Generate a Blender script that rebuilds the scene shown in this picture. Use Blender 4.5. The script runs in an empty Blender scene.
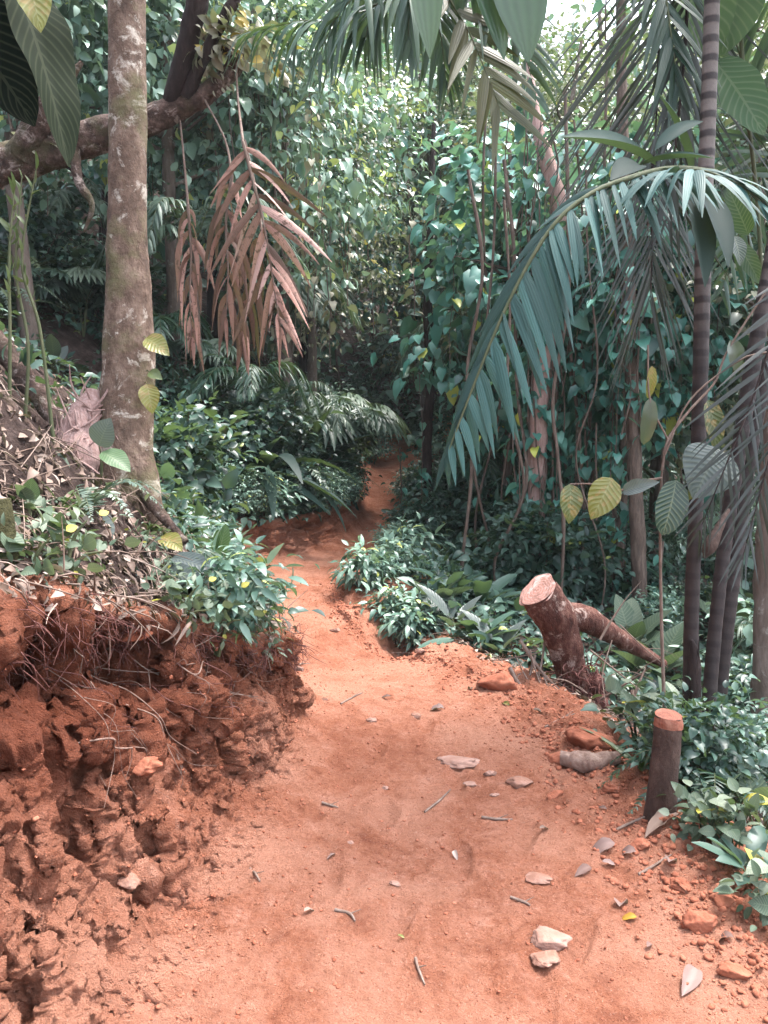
import bpy, math
import numpy as np
R = math.radians
sc = bpy.context.scene
COL = sc.collection
rng = np.random.default_rng(11)
U = rng.uniform

# ------------------------------------------------------------------ camera frame
F_PX, W_PX, H_PX, CAM_Z, HORIZON = 804.0, 768, 1024, 1.6, 420.0
PITCH = math.atan((H_PX / 2 - HORIZON) / F_PX)
CAM = np.array([0.0, 0.0, CAM_Z])

def at(px, py, Y):
    """world point seen at picture position (px, py) at ground distance Y"""
    a, b = (px - W_PX / 2) / F_PX, (H_PX / 2 - py) / F_PX
    d = np.array([a, b * math.sin(PITCH) + math.cos(PITCH), b * math.cos(PITCH) - math.sin(PITCH)])
    return CAM + d * (Y / d[1])

def line(*pts):
    return np.array([at(*p) for p in pts])

def nrm(v):
    v = np.asarray(v, float)
    return v / (np.linalg.norm(v, axis=-1, keepdims=True) + 1e-12)

# ------------------------------------------------------------------ noise
def _h(ix, iy, iz, s):
    h = (ix.astype(np.int64) * 374761393 + iy.astype(np.int64) * 668265263 + iz.astype(np.int64) * 2147483647 + s * 1274126177) & 0xFFFFFFFF
    h = ((h ^ (h >> 13)) * 1274126177) & 0xFFFFFFFF
    h = ((h ^ (h >> 16)) * 2246822519) & 0xFFFFFFFF
    return (h ^ (h >> 15)) & 0xFFFFFFFF

def _f(h):
    return h.astype(np.float64) / 4294967295.0

def perlin(p, s=0):
    i = np.floor(p).astype(np.int64); f = p - i
    w = f * f * f * (f * (f * 6 - 15) + 10)
    out = 0
    for dx in (0, 1):
        for dy in (0, 1):
            for dz in (0, 1):
                h = _h(i[:, 0] + dx, i[:, 1] + dy, i[:, 2] + dz, s)
                g = ((h & 1023) / 511.5 - 1) * (f[:, 0] - dx) + (((h >> 10) & 1023) / 511.5 - 1) * (f[:, 1] - dy) + (((h >> 20) & 1023) / 511.5 - 1) * (f[:, 2] - dz)
                out = out + g * (w[:, 0] if dx else 1 - w[:, 0]) * (w[:, 1] if dy else 1 - w[:, 1]) * (w[:, 2] if dz else 1 - w[:, 2])
    return out

def fbm(p, scale, octv, s=0, gain=.5):
    o, a, q = 0, 1.0, p * scale
    for k in range(octv):
        o = o + a * perlin(q, s + k * 17); a *= gain; q = q * 2.03 + 5.3
    return o

def worley(p, scale, s=0):
    q = p * scale; i = np.floor(q).astype(np.int64)
    f1 = np.full(len(p), 9.0); f2 = np.full(len(p), 9.0); idv = np.zeros(len(p))
    for dx in (-1, 0, 1):
        for dy in (-1, 0, 1):
            for dz in (-1, 0, 1):
                a, b, c = i[:, 0] + dx, i[:, 1] + dy, i[:, 2] + dz
                h = _h(a, b, c, s); h2 = _h(a, b, c, s + 91)
                d = np.sqrt((a + (h & 1023) / 1023 - q[:, 0]) ** 2 + (b + ((h >> 10) & 1023) / 1023 - q[:, 1]) ** 2 + (c + (h2 & 1023) / 1023 - q[:, 2]) ** 2)
                m = d < f1
                f2 = np.where(m, f1, np.minimum(f2, d)); idv = np.where(m, _f(h2), idv); f1 = np.where(m, d, f1)
    return f1, f2, idv

# ------------------------------------------------------------------ objects
def tag(o, label=None, cat=None, group=None, kind=None):
    if label: o['label'] = label
    if cat: o['category'] = cat
    if group: o['group'] = group
    if kind: o['kind'] = kind
    return o

class MB:
    """collects vertices and faces, then links them as ONE mesh object"""
    def __init__(s):
        s.v, s.f, s.n, s.t, s.uv, s.c = [], [], [], [], [], 0
    def add(s, V, F, tint=0.5, uv=None):
        V = np.asarray(V, float).reshape(-1, 3); F = np.asarray(F, np.int64)
        s.v.append(V); s.f.append((F + s.c).ravel()); s.n.append(np.full(len(F), F.shape[1], np.int32))
        s.t.append(np.broadcast_to(np.asarray(tint, float), (len(V),)))
        s.uv.append(np.zeros((len(V), 3)) if uv is None else np.asarray(uv, float).reshape(-1, 3))
        s.c += len(V)
    def build(s, name, mat, parent=None, base=None, smooth=True):
        V = np.concatenate(s.v)
        if base is None:
            base = np.array(parent.location) if parent is not None else np.array([V[:, 0].mean(), V[:, 1].mean(), V[:, 2].min()])
        me = bpy.data.meshes.new(name)
        loops = np.concatenate(s.f); n = np.concatenate(s.n)
        me.vertices.add(len(V)); me.vertices.foreach_set('co', (V - base).astype(np.float32).ravel())
        me.loops.add(len(loops)); me.loops.foreach_set('vertex_index', loops.astype(np.int32))
        me.polygons.add(len(n)); me.polygons.foreach_set('loop_start', np.concatenate([[0], np.cumsum(n)[:-1]]).astype(np.int32))
        me.polygons.foreach_set('loop_total', n)
        me.polygons.foreach_set('use_smooth', np.full(len(n), smooth))
        me.update(calc_edges=True)
        a = me.attributes.new('tint', 'FLOAT', 'POINT'); a.data.foreach_set('value', np.concatenate(s.t).astype(np.float32))
        a = me.attributes.new('luv', 'FLOAT_VECTOR', 'POINT'); a.data.foreach_set('vector', np.concatenate(s.uv).astype(np.float32).ravel())
        me.materials.append(mat)
        o = bpy.data.objects.new(name, me); COL.objects.link(o)
        if parent is not None: o.parent = parent
        else: o.location = base
        return o

def thing(name, label, cat, base, group=None):
    o = bpy.data.objects.new(name, None); COL.objects.link(o)
    o.empty_display_size = .1; o.location = base
    return tag(o, label, cat, group)

def dup(root, loc, rz=0.0, s=1.0, label=None, tilt=(0, 0), sz=None):
    r = root.copy(); COL.objects.link(r); r.location = loc
    r.rotation_euler = (tilt[0], tilt[1], rz); r.scale = (s, s, s if sz is None else sz)
    if label: r['label'] = label
    for ch in list(root.children):
        c = ch.copy(); COL.objects.link(c); c.parent = r
        for g in list(ch.children):
            d = g.copy(); COL.objects.link(d); d.parent = c
    return r

# ------------------------------------------------------------------ shape helpers
def spline(P, n):
    """n points along a Catmull-Rom curve through P (any number of columns)"""
    P = np.asarray(P, float)
    if len(P) == 2:
        t = np.linspace(0, 1, n)[:, None]; return P[0] * (1 - t) + P[1] * t
    Q = np.vstack([2 * P[0] - P[1], P, 2 * P[-1] - P[-2]])
    d = np.concatenate([[0], np.cumsum(np.linalg.norm(np.diff(P[:, :3], axis=0), axis=1))]); d /= d[-1]
    u = np.linspace(0, 1, n); k = np.clip(np.searchsorted(d, u, side='right') - 1, 0, len(P) - 2)
    t = ((u - d[k]) / (d[k + 1] - d[k] + 1e-9))[:, None]
    a, b, c, e = Q[k], Q[k + 1], Q[k + 2], Q[k + 3]
    return .5 * (2 * b + (c - a) * t + (2 * a - 5 * b + 4 * c - e) * t ** 2 + (3 * b - a - 3 * c + e) * t ** 3)

def frames(P):
    T = nrm(np.gradient(P, axis=0))
    n = np.zeros_like(P); ref = np.array([1.0, 0, 0]) if abs(T[0, 0]) < .8 else np.array([0, 1.0, 0])
    for k in range(len(P)):
        ref = nrm(ref - T[k] * np.dot(ref, T[k])); n[k] = ref
    return T, n, np.cross(T, n)

def tube(mb, P, rad, sides=8, n=None, rough=0.0, rs=6.0, cap=True, tint=.5, seed=3, ring=None):
    P = np.asarray(P, float); rad = np.broadcast_to(np.asarray(rad, float), (len(P),))
    if n:
        Q = spline(np.column_stack([P, rad]), n); P, rad = Q[:, :3], np.maximum(Q[:, 3], 1e-4)
    T, N, B = frames(P); m = len(P)
    a = np.linspace(0, 2 * np.pi, sides, endpoint=False)
    rr = rad[:, None] * np.ones(sides)
    s = np.concatenate([[0], np.cumsum(np.linalg.norm(np.diff(P, axis=0), axis=1))])
    D = np.cos(a)[None, :, None] * N[:, None] + np.sin(a)[None, :, None] * B[:, None]
    V = P[:, None] + D * rr[..., None]
    if rough:
        q = V.reshape(-1, 3); V = V + D * (fbm(q, rs, 4, seed).reshape(m, sides) * rough * rr)[..., None]
    if ring is not None:
        V = V + D * (ring(s)[:, None] * rr)[..., None]
    i = np.arange(m - 1)[:, None] * sides; j = np.arange(sides)[None]; k = (j + 1) % sides
    Fq = np.stack([i + j, i + k, i + sides + k, i + sides + j], -1).reshape(-1, 4)
    uv = np.zeros((m, sides, 3)); uv[..., 0] = np.cos(a)[None]; uv[..., 1] = s[:, None]; uv[..., 2] = np.sin(a)[None]
    mb.add(V, Fq, tint, uv)
    if cap:
        for r, c in ((0, P[0]), (m - 1, P[-1])):
            ringv = V[r]; tri = [[0, 1 + q, 1 + (q + 1) % sides] for q in range(sides)]
            if r == 0: tri = [t[::-1] for t in tri]
            mb.add(np.vstack([c[None], ringv]), tri, tint)

def disc(mb, P, axis, rad, sides=24, rings=6, rough=.05, seed=5, dome=.02):
    """a cut face of wood: luv.x holds the radius for growth rings"""
    axis = nrm(axis); ref = np.array([0, 0, 1.0]) if abs(axis[2]) < .9 else np.array([1.0, 0, 0])
    n = nrm(np.cross(axis, ref)); b = np.cross(axis, n)
    a = np.linspace(0, 2 * np.pi, sides, endpoint=False)
    V, uv = [P], [[0, 0, 0]]
    for k in range(1, rings + 1):
        r = rad * k / rings
        for t in a:
            rr = r * (1 + rough * math.sin(3 * t + seed) * .6 + rough * math.sin(7 * t) * .4)
            V.append(P + (math.cos(t) * n + math.sin(t) * b) * rr + axis * dome * rad * (1 - (k / rings) ** 4)); uv.append([k / rings, 0, 0])
    V = np.array(V); F = [[0, 1 + q, 1 + (q + 1) % sides, 1 + (q + 1) % sides] for q in range(sides)]
    mb.add(V, np.array([[0, 1 + q, 1 + (q + 1) % sides] for q in range(sides)]), .5, uv)
    Q = []
    for k in range(rings - 1):
        o = 1 + k * sides
        Q += [[o + q, o + sides + q, o + sides + (q + 1) % sides, o + (q + 1) % sides] for q in range(sides)]
    mb.add(V, Q, .5, uv)

def blob(mb, c, r, seed=0, sub=12, rough=.35, flat=(1, 1, 1), rot=0.0, tint=.5, facet=False):
    """an irregular stone or clod"""
    th = np.linspace(0, np.pi, sub); ph = np.linspace(0, 2 * np.pi, sub * 2, endpoint=False)
    D = np.stack([np.sin(th)[:, None] * np.cos(ph), np.sin(th)[:, None] * np.sin(ph), np.cos(th)[:, None] * np.ones_like(ph)], -1).reshape(-1, 3)
    off = np.array([seed * 3.17, seed * 1.7, seed * .9])
    k = 1 + rough * fbm(D + off, 1.6, 4, seed)
    if facet:
        rr = np.random.default_rng(seed)
        for _ in range(9):
            nn = nrm(rr.normal(size=3)); lim = rr.uniform(.55, .85)
            k = np.minimum(k, lim / np.maximum(D @ nn, 1e-3) * (1 + .03 * perlin(D * 9, seed)))
    if sub > 8: k = k * (1 + .10 * fbm(D + off, 5, 4, seed + 3))
    V = D * k[:, None] * np.asarray(flat) * r
    cr, sr = math.cos(rot), math.sin(rot)
    V = np.stack([V[:, 0] * cr - V[:, 1] * sr, V[:, 0] * sr + V[:, 1] * cr, V[:, 2]], -1) + c
    m = sub * 2; i = np.arange(sub - 1)[:, None] * m; j = np.arange(m)[None]
    mb.add(V, np.stack([i + j, i + m + j, i + m + (j + 1) % m, i + (j + 1) % m], -1).reshape(-1, 4), tint)

# ------------------------------------------------------------------ leaves
def leaf_shape(kind='ovate', nseg=4, curl=.5, fold=.18, wave=0.0, cols=1):
    """unit-length leaf, base at the origin, tip along +y, face up +z"""
    v = np.linspace(0, 1, nseg + 1)
    if kind == 'ovate': w = .30 * np.sin(np.pi * np.clip(v, 0, 1) ** .75) ** .8
    elif kind == 'heart': w = .46 * np.clip(1 - v ** 1.5, 0, 1) ** .8 * np.clip(v * 6 + .35, 0, 1) ** .5
    elif kind == 'lance': w = .13 * np.sin(np.pi * v ** .8) ** .8
    elif kind == 'blade': w = .06 * np.clip(v * 9 + .2, 0, 1) ** .5 * np.clip((1 - v) * 2.2, 0, 1) ** .7
    elif kind == 'round': w = .40 * np.sqrt(np.clip(1 - (2 * v - 1) ** 2, 0, 1))
    elif kind == 'oblong': w = .21 * np.clip(np.sin(np.pi * v ** .9), 0, 1) ** .5
    elif kind == 'big': w = .25 * np.clip(np.sin(np.pi * v ** .85), 0, 1) ** .65
    w = np.maximum(w, .006)
    us = np.linspace(-1, 1, 2 * cols + 1)
    th = curl * v; st = 1 / nseg
    y = np.concatenate([[0], np.cumsum(np.cos((th[1:] + th[:-1]) / 2) * st)]); z = -np.concatenate([[0], np.cumsum(np.sin((th[1:] + th[:-1]) / 2) * st)])
    V, uv = [], []
    for k in range(nseg + 1):
        for u in us:
            yy, zz = y[k], z[k]
            back = -.10 * abs(u) * (1 - v[k]) ** 6 if kind == 'heart' else 0
            V.append([u * w[k], yy + back + abs(u) * w[k] * .0, zz + abs(u) * w[k] * fold * 2 + wave * math.sin(v[k] * 17 + (u > 0) * 1.7) * abs(u) * w[k]])
            uv.append([u, v[k], w[k]])
    c = len(us); F = []
    for k in range(nseg):
        for j in range(c - 1):
            F.append([k * c + j, k * c + j + 1, (k + 1) * c + j + 1, (k + 1) * c + j])
    return np.array(V), np.array(F), np.array(uv)

_cache = {}
def shape(kind, nseg=4, curl=.5, fold=.18, wave=0.0, cols=1):
    k = (kind, nseg, curl, fold, wave, cols)
    if k not in _cache: _cache[k] = leaf_shape(*k)
    return _cache[k]

def add_leaves(mb, sh, pos, d, n, size, tint, wid=1.0):
    pos = np.atleast_2d(pos); m = len(pos); d = nrm(np.broadcast_to(d, (m, 3))); n = np.broadcast_to(n, (m, 3))
    x = nrm(np.cross(d, n)); n = np.cross(x, d)
    size = np.broadcast_to(np.asarray(size, float), (m,)); wid = np.broadcast_to(np.asarray(wid, float), (m,)); tint = np.broadcast_to(np.asarray(tint, float), (m,))
    V, F, uv = sh; k = len(V)
    X = pos[:, None] + size[:, None, None] * (V[None, :, 0:1] * wid[:, None, None] * x[:, None] + V[None, :, 1:2] * d[:, None] + V[None, :, 2:3] * n[:, None])
    FF = (F[None] + (np.arange(m) * k)[:, None, None]).reshape(-1, F.shape[1])
    uvs = np.broadcast_to(uv[None], (m, k, 3)).copy()
    mb.add(X, FF, np.repeat(tint, k), uvs)

def pinnate(mb, P, n=26, lmax=.4, lw=.03, a0=70, a1=25, droop=.5, prof=None, sides=(1, -1), up=(0, 0, 1), lift=.15, jit=.1, seg=6, tint=(.3, .7), start=.08, r=None, stem=None, srad=.008, fold=.3, limp=0.0, vary=.12, twist=.35):
    """leaflets either side of a midrib through the points P; gravity bends them"""
    r = r or rng
    Q = spline(P, 60); T = nrm(np.gradient(Q, axis=0))
    up = np.asarray(up, float)
    if stem is not None: tube(stem, Q[::2], np.linspace(srad, srad * .25, 30), 6, tint=.5)
    prof = prof or (lambda s: np.sin(np.pi * (.12 + .80 * s)) ** .7)
    for sg in sides:
        s = np.clip(np.linspace(start, 1, n) + r.normal(0, .25 / n, n), start, 1); x = s * 59; i = np.minimum(x.astype(int), 58); f = (x - i)[:, None]
        b = Q[i] * (1 - f) + Q[i + 1] * f; t = nrm(T[i] * (1 - f) + T[i + 1] * f)
        S = nrm(np.cross(t, up)); N = np.cross(S, t)
        ang = np.radians(a0 + (a1 - a0) * s) + r.normal(0, jit, n)
        d = nrm(np.cos(ang)[:, None] * t + np.sin(ang)[:, None] * S * sg + (lift + r.normal(0, jit, n))[:, None] * N)
        L = lmax * prof(s) * (1 + r.normal(0, vary, n)).clip(.5, 1.4)
        dr = droop * (1 + r.normal(0, .25, n)); lp = limp * (1 + r.normal(0, .3, n))
        v = np.linspace(0, 1, seg + 1)
        dd = d[:, None] * (1 - lp.clip(0, .95)[:, None, None] * np.minimum(1, v * 2)[None, :, None]) + np.array([0, 0, -1.0]) * (dr[:, None, None] * v[None, :, None] * 1.4 + lp[:, None, None] * np.minimum(1, v * 2)[None, :, None])
        dd = nrm(dd)
        step = L[:, None, None] / seg
        C = b[:, None] + np.concatenate([np.zeros((n, 1, 3)), np.cumsum((dd[:, 1:] + dd[:, :-1]) / 2 * step, axis=1)], 1)
        Wv = nrm(np.cross(dd, np.broadcast_to(N[:, None], dd.shape)))
        tw = r.normal(0, twist, n)[:, None, None] + r.normal(0, twist * .8, n)[:, None, None] * v[None, :, None]
        Nn = np.cross(Wv, dd); Wv = nrm(Wv * np.cos(tw) + Nn * np.sin(tw)); Nn = np.cross(Wv, dd)
        ww = (np.clip(v * 5 + .25, 0, 1) ** .6) * np.clip((1 - v) * 1.5, 0.015, 1) ** .7
        wd = (lw * .5 * (L / lmax) ** .4)[:, None] * ww[None] * (1 + r.normal(0, .1, n))[:, None]
        V = np.stack([C - Wv * wd[..., None] - Nn * (wd * fold)[..., None], C, C + Wv * wd[..., None] - Nn * (wd * fold)[..., None]], 2)
        k = 3 * (seg + 1); base = np.arange(n)[:, None, None] * k
        F = []
        for q in range(seg):
            for j in (0, 1): F.append([3 * q + j, 3 * q + j + 1, 3 * q + j + 4, 3 * q + j + 3])
        F = (np.array(F)[None] + base).reshape(-1, 4)
        uv = np.zeros((n, seg + 1, 3, 3)); uv[..., 0] = np.array([-1, 0, 1])[None, None]; uv[..., 1] = v[None, :, None]; uv[..., 2] = .1
        mb.add(V, F, np.repeat(r.uniform(tint[0], tint[1], n), k), uv)
    return Q

def clusters(mb, C, out, n, rad, size, shapes, tint=(0, 1), r=None, upw=.8, flat=.5, droop=.35, wid=(1.0, 1.0), yellow=0.0):
    """n leaves around each centre in C, facing mostly up and outwards"""
    r = r or rng; m = len(C)
    off = r.normal(size=(m, n, 3)) * rad * np.array([1, 1, flat]); off += nrm(out)[:, None] * r.uniform(-.3, .6, (m, n, 1)) * rad
    pos = (C[:, None] + off).reshape(-1, 3); o = np.repeat(out, n, axis=0)
    d = nrm(nrm(off.reshape(-1, 3)) * 1.0 + nrm(o) * .5 + r.normal(size=pos.shape) * .5 + np.array([0, 0, -droop]))
    N = nrm(np.array([0, 0, upw]) + nrm(o) * .35 + r.normal(size=pos.shape) * .42)
    base = np.repeat(r.uniform(tint[0], tint[1], m), n)
    t = np.clip(base + r.normal(0, .24, len(pos)), 0, .9)
    if yellow: t = np.where(r.uniform(size=len(pos)) < yellow, r.uniform(.93, 1, len(pos)), t)
    sz = size * r.lognormal(-.06, .34, len(pos)).clip(.4, 2.0); which = r.integers(0, len(shapes), len(pos)); w = r.uniform(wid[0], wid[1], len(pos))
    for k, shp in enumerate(shapes):
        q = which == k
        if q.any(): add_leaves(mb, shp, pos[q], d[q], N[q], sz[q], t[q], w[q])
# ------------------------------------------------------------------ materials
def mat(name):
    m = bpy.data.materials.new(name); m.use_nodes = True
    nt = m.node_tree; nt.nodes.clear()
    out = nt.nodes.new('ShaderNodeOutputMaterial')
    class G: pass
    g = G(); g.m, g.nt, g.out = m, nt, out
    def node(kind, **kw):
        n = nt.nodes.new(kind)
        for k, v in kw.items():
            if k.startswith('i_'):
                key = k[2:].replace('__', ' '); n.inputs[int(key) if key.isdigit() else key].default_value = v
            else: setattr(n, k, v)
        return n
    g.node = node; g.link = lambda a, b: nt.links.new(a, b)
    def ramp(fac, stops, interp='LINEAR'):
        n = node('ShaderNodeValToRGB'); n.color_ramp.interpolation = interp
        e = n.color_ramp.elements
        while len(e) > len(stops): e.remove(e[-1])
        while len(e) < len(stops): e.new(1)
        for q, (p, c) in zip(e, stops): q.position = p; q.color = (*c, 1) if len(c) == 3 else c
        g.link(fac, n.inputs[0]); return n.outputs[0]
    g.ramp = ramp
    def noise(scale, detail=5, rough=.6, vec=None, dist=0):
        n = node('ShaderNodeTexNoise', i_Scale=scale, i_Detail=detail, i_Roughness=rough, i_Distortion=dist)
        g.link(vec if vec is not None else g.co, n.inputs['Vector']); return n.outputs['Fac']
    g.noise = noise
    tc = node('ShaderNodeTexCoord'); g.co = tc.outputs['Object']
    def mix(f, a, b, mode='MIX'):
        n = node('ShaderNodeMix', data_type='RGBA', blend_type=mode)
        for sock, val in ((n.inputs[0], f), (n.inputs[6], a), (n.inputs[7], b)):
            if hasattr(val, 'is_linked'): g.link(val, sock)
            elif isinstance(val, (int, float)): sock.default_value = val
            else: sock.default_value = (*val, 1)
        return n.outputs[2]
    g.mix = mix
    def math_(op, a, b=0.0):
        n = node('ShaderNodeMath', operation=op)
        for sock, val in ((n.inputs[0], a), (n.inputs[1], b)):
            if hasattr(val, 'is_linked'): g.link(val, sock)
            else: sock.default_value = val
        return n.outputs[0]
    g.math = math_
    def attr(nm): return node('ShaderNodeAttribute', attribute_name=nm)
    g.attr = attr
    def bsdf(color, rough=.6, spec=.5, bump=None, strength=.3, dist=.01):
        p = node('ShaderNodeBsdfPrincipled')
        for key, val in (('Base Color', color), ('Roughness', rough), ('Specular IOR Level', spec)):
            if hasattr(val, 'is_linked'): g.link(val, p.inputs[key])
            else: p.inputs[key].default_value = (*val, 1) if isinstance(val, tuple) else val
        if bump is not None:
            b = node('ShaderNodeBump', i_Strength=strength, i_Distance=dist); g.link(bump, b.inputs['Height']); g.link(b.outputs[0], p.inputs['Normal'])
        return p
    g.bsdf = bsdf
    def done(sh): g.link(sh.outputs[0], out.inputs['Surface']); return m
    g.done = done
    return g

def leaf_mat(name, stops, rough=.42, spec=.5, trans=.22, veins=0.0, nveins=13, spots=.0, spotcol=(.25, .16, .05), pleat=0.0, relief=.22):
    g = mat(name); t = g.attr('tint').outputs['Fac']
    c = g.ramp(t, stops)
    n = g.noise(9, 4); c = g.mix(g.math('MULTIPLY', n, .55), c, g.mix(.55, c, (.02, .03, .025)))
    if spots:
        f = g.ramp(g.noise(34, 3), [(0, (0, 0, 0)), (.62 - spots * .2, (0, 0, 0)), (.7 - spots * .2, (1, 1, 1))]); c = g.mix(g.math('MULTIPLY', f, .8), c, spotcol)
    h = None
    if veins:
        sep = g.node('ShaderNodeSeparateXYZ'); g.link(g.attr('luv').outputs['Vector'], sep.inputs[0])
        u = g.math('ABSOLUTE', sep.outputs[0]); ph = g.math('SUBTRACT', g.math('MULTIPLY', sep.outputs[1], nveins), g.math('MULTIPLY', u, nveins * .22))
        w = g.math('SINE', g.math('MULTIPLY', ph, 6.283)); vein = g.math('POWER', g.math('ADD', g.math('MULTIPLY', w, .5), .5), 6.0)
        mid = g.math('LESS_THAN', u, .05); vv = g.math('MAXIMUM', vein, mid)
        c = g.mix(g.math('MULTIPLY', vv, veins), c, g.mix(.4, c, (.35, .38, .22)))
        h = w
    if pleat:
        sep = g.node('ShaderNodeSeparateXYZ'); g.link(g.attr('luv').outputs['Vector'], sep.inputs[0])
        h = g.math('SINE', g.math('MULTIPLY', sep.outputs[0], 15.0)); c = g.mix(g.math('MULTIPLY', g.math('ADD', g.math('MULTIPLY', h, .5), .5), pleat), c, g.mix(.6, c, (.01, .015, .015)))
    p = g.bsdf(c, rough, spec, h, relief if (veins or pleat) else 0, .003)
    if trans:
        tr = g.node('ShaderNodeBsdfTranslucent'); g.link(g.mix(.55, c, (.16, .24, .05)) if trans < .5 else c, tr.inputs[0])
        ms = g.node('ShaderNodeMixShader', i_0=trans); g.link(p.outputs[0], ms.inputs[1]); g.link(tr.outputs[0], ms.inputs[2])
        return g.done(ms)
    return g.done(p)

M = {}
# foliage: dark teal greens, a few yellowed leaves at the top of the tint range
M['leaf_teal'] = leaf_mat('leaf_teal', [(0, (0.018, 0.080, 0.069)), (.45, (0.043, 0.174, 0.138)), (.9, (0.114, 0.305, 0.244)), (.93, (0.485, 0.547, 0.103)), (1, (0.637, 0.670, 0.123))], .36, .6, .26)
M['leaf_shrub'] = leaf_mat('leaf_shrub', [(0, (0.012, 0.035, 0.029)), (.45, (0.039, 0.087, 0.065)), (.9, (0.116, 0.194, 0.153)), (.93, (0.217, 0.248, 0.057)), (1, (0.279, 0.297, 0.076))], .42, .42, .26)
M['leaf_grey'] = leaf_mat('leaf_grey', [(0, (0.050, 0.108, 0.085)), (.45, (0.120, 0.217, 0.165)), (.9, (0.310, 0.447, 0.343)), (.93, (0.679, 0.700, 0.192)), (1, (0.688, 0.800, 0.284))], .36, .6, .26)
M['leaf_olive'] = leaf_mat('leaf_olive', [(0, (0.061, 0.077, 0.050)), (.45, (0.151, 0.157, 0.097)), (.9, (0.322, 0.305, 0.205)), (.93, (0.726, 0.535, 0.136)), (1, (0.800, 0.668, 0.233))], .36, .6, .26)
M['leaf_lime'] = leaf_mat('leaf_lime', [(0, (0.015, 0.033, 0.010)), (.5, (0.045, 0.076, 0.020)), (.9, (0.098, 0.125, 0.040)), (.93, (0.187, 0.170, 0.027)), (1, (0.223, 0.187, 0.027))], .42)
M['leaf_cream'] = leaf_mat('leaf_cream', [(0, (0.120, 0.112, 0.068)), (.5, (0.255, 0.232, 0.158)), (.9, (0.375, 0.338, 0.240)), (.93, (0.375, 0.270, 0.045)), (1, (0.435, 0.300, 0.038))], .55)
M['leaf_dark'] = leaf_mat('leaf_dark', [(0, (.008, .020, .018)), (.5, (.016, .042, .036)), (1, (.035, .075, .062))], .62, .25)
M['leaf_bank'] = leaf_mat('leaf_bank', [(0, (0.025, 0.054, 0.032)), (.45, (0.061, 0.097, 0.061)), (.9, (0.151, 0.184, 0.137)), (.93, (0.274, 0.259, 0.036)), (1, (0.346, 0.302, 0.036))], .5, .35, veins=.45, nveins=11)
M['leaf_silver'] = leaf_mat('leaf_silver', [(0, (0.026, 0.043, 0.043)), (.5, (0.061, 0.081, 0.081)), (1, (0.115, 0.135, 0.135))], .36, veins=.3, nveins=12)
M['leaf_yellowing'] = leaf_mat('leaf_yellowing', [(0, (0.032, 0.046, 0.011)), (.5, (0.091, 0.108, 0.019)), (1, (0.216, 0.194, 0.027))], .42, veins=.5, nveins=9, spots=.5)
M['leaf_striped'] = leaf_mat('leaf_striped', [(0, (0.009, 0.021, 0.017)), (.5, (0.019, 0.047, 0.038)), (1, (0.051, 0.085, 0.072))], .32, veins=.75, nveins=11)
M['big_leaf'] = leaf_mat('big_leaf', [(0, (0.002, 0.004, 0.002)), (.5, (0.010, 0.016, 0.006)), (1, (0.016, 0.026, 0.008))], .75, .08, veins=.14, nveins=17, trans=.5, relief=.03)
M['frond_grey'] = leaf_mat('frond_grey', [(0, (0.009, 0.036, 0.032)), (.5, (0.021, 0.074, 0.067)), (1, (0.049, 0.137, 0.127))], .55, .3, trans=.12, pleat=.45)
M['frond_green'] = leaf_mat('frond_green', [(0, (0.010, 0.039, 0.026)), (.5, (0.025, 0.075, 0.045)), (1, (0.066, 0.122, 0.055))], .36, trans=.25, pleat=.45)
M['frond_olive'] = leaf_mat('frond_olive', [(0, (0.043, 0.054, 0.022)), (.5, (0.094, 0.086, 0.036)), (1, (0.144, 0.122, 0.050))], .42, trans=.25, pleat=.45)
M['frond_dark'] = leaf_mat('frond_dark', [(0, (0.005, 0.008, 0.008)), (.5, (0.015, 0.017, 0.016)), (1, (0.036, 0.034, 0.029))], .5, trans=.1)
M['frond_dead'] = leaf_mat('frond_dead', [(0, (0.091, 0.041, 0.028)), (.35, (0.244, 0.117, 0.090)), (.7, (0.439, 0.230, 0.190)), (1, (0.610, 0.377, 0.330))], .65, .25, trans=.12, pleat=.45, spots=.35, spotcol=(0.085, 0.041, 0.030))
M['leaf_ribbed'] = leaf_mat('leaf_ribbed', [(0, (.010, .035, .014)), (.5, (.030, .085, .030)), (1, (.075, .145, .055))], .45, .35, veins=.5, nveins=12, trans=.3, relief=.12)
M['fern'] = leaf_mat('fern', [(0, (.03, .06, .045)), (.5, (.075, .12, .085)), (1, (.18, .22, .16))], .45)
M['fern_lime'] = leaf_mat('fern_lime', [(0, (0.043, 0.072, 0.025)), (.5, (0.108, 0.144, 0.058)), (1, (0.216, 0.245, 0.144))], .45)
M['leaf_brown'] = leaf_mat('leaf_brown', [(0, (0.068, 0.039, 0.029)), (.4, (0.149, 0.091, 0.069)), (.75, (0.270, 0.189, 0.153)), (1, (0.392, 0.316, 0.277))], .65, .3, trans=.08)
M['leaf_pink'] = leaf_mat('leaf_pink', [(0, (0.104, 0.049, 0.038)), (.5, (0.161, 0.094, 0.079)), (1, (0.210, 0.139, 0.124))], .65, .3, trans=.08)
M['petal'] = leaf_mat('petal', [(0, (0.324, 0.158, 0.014)), (.5, (0.432, 0.274, 0.022)), (1, (0.468, 0.396, 0.216))], .55, .3)

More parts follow.
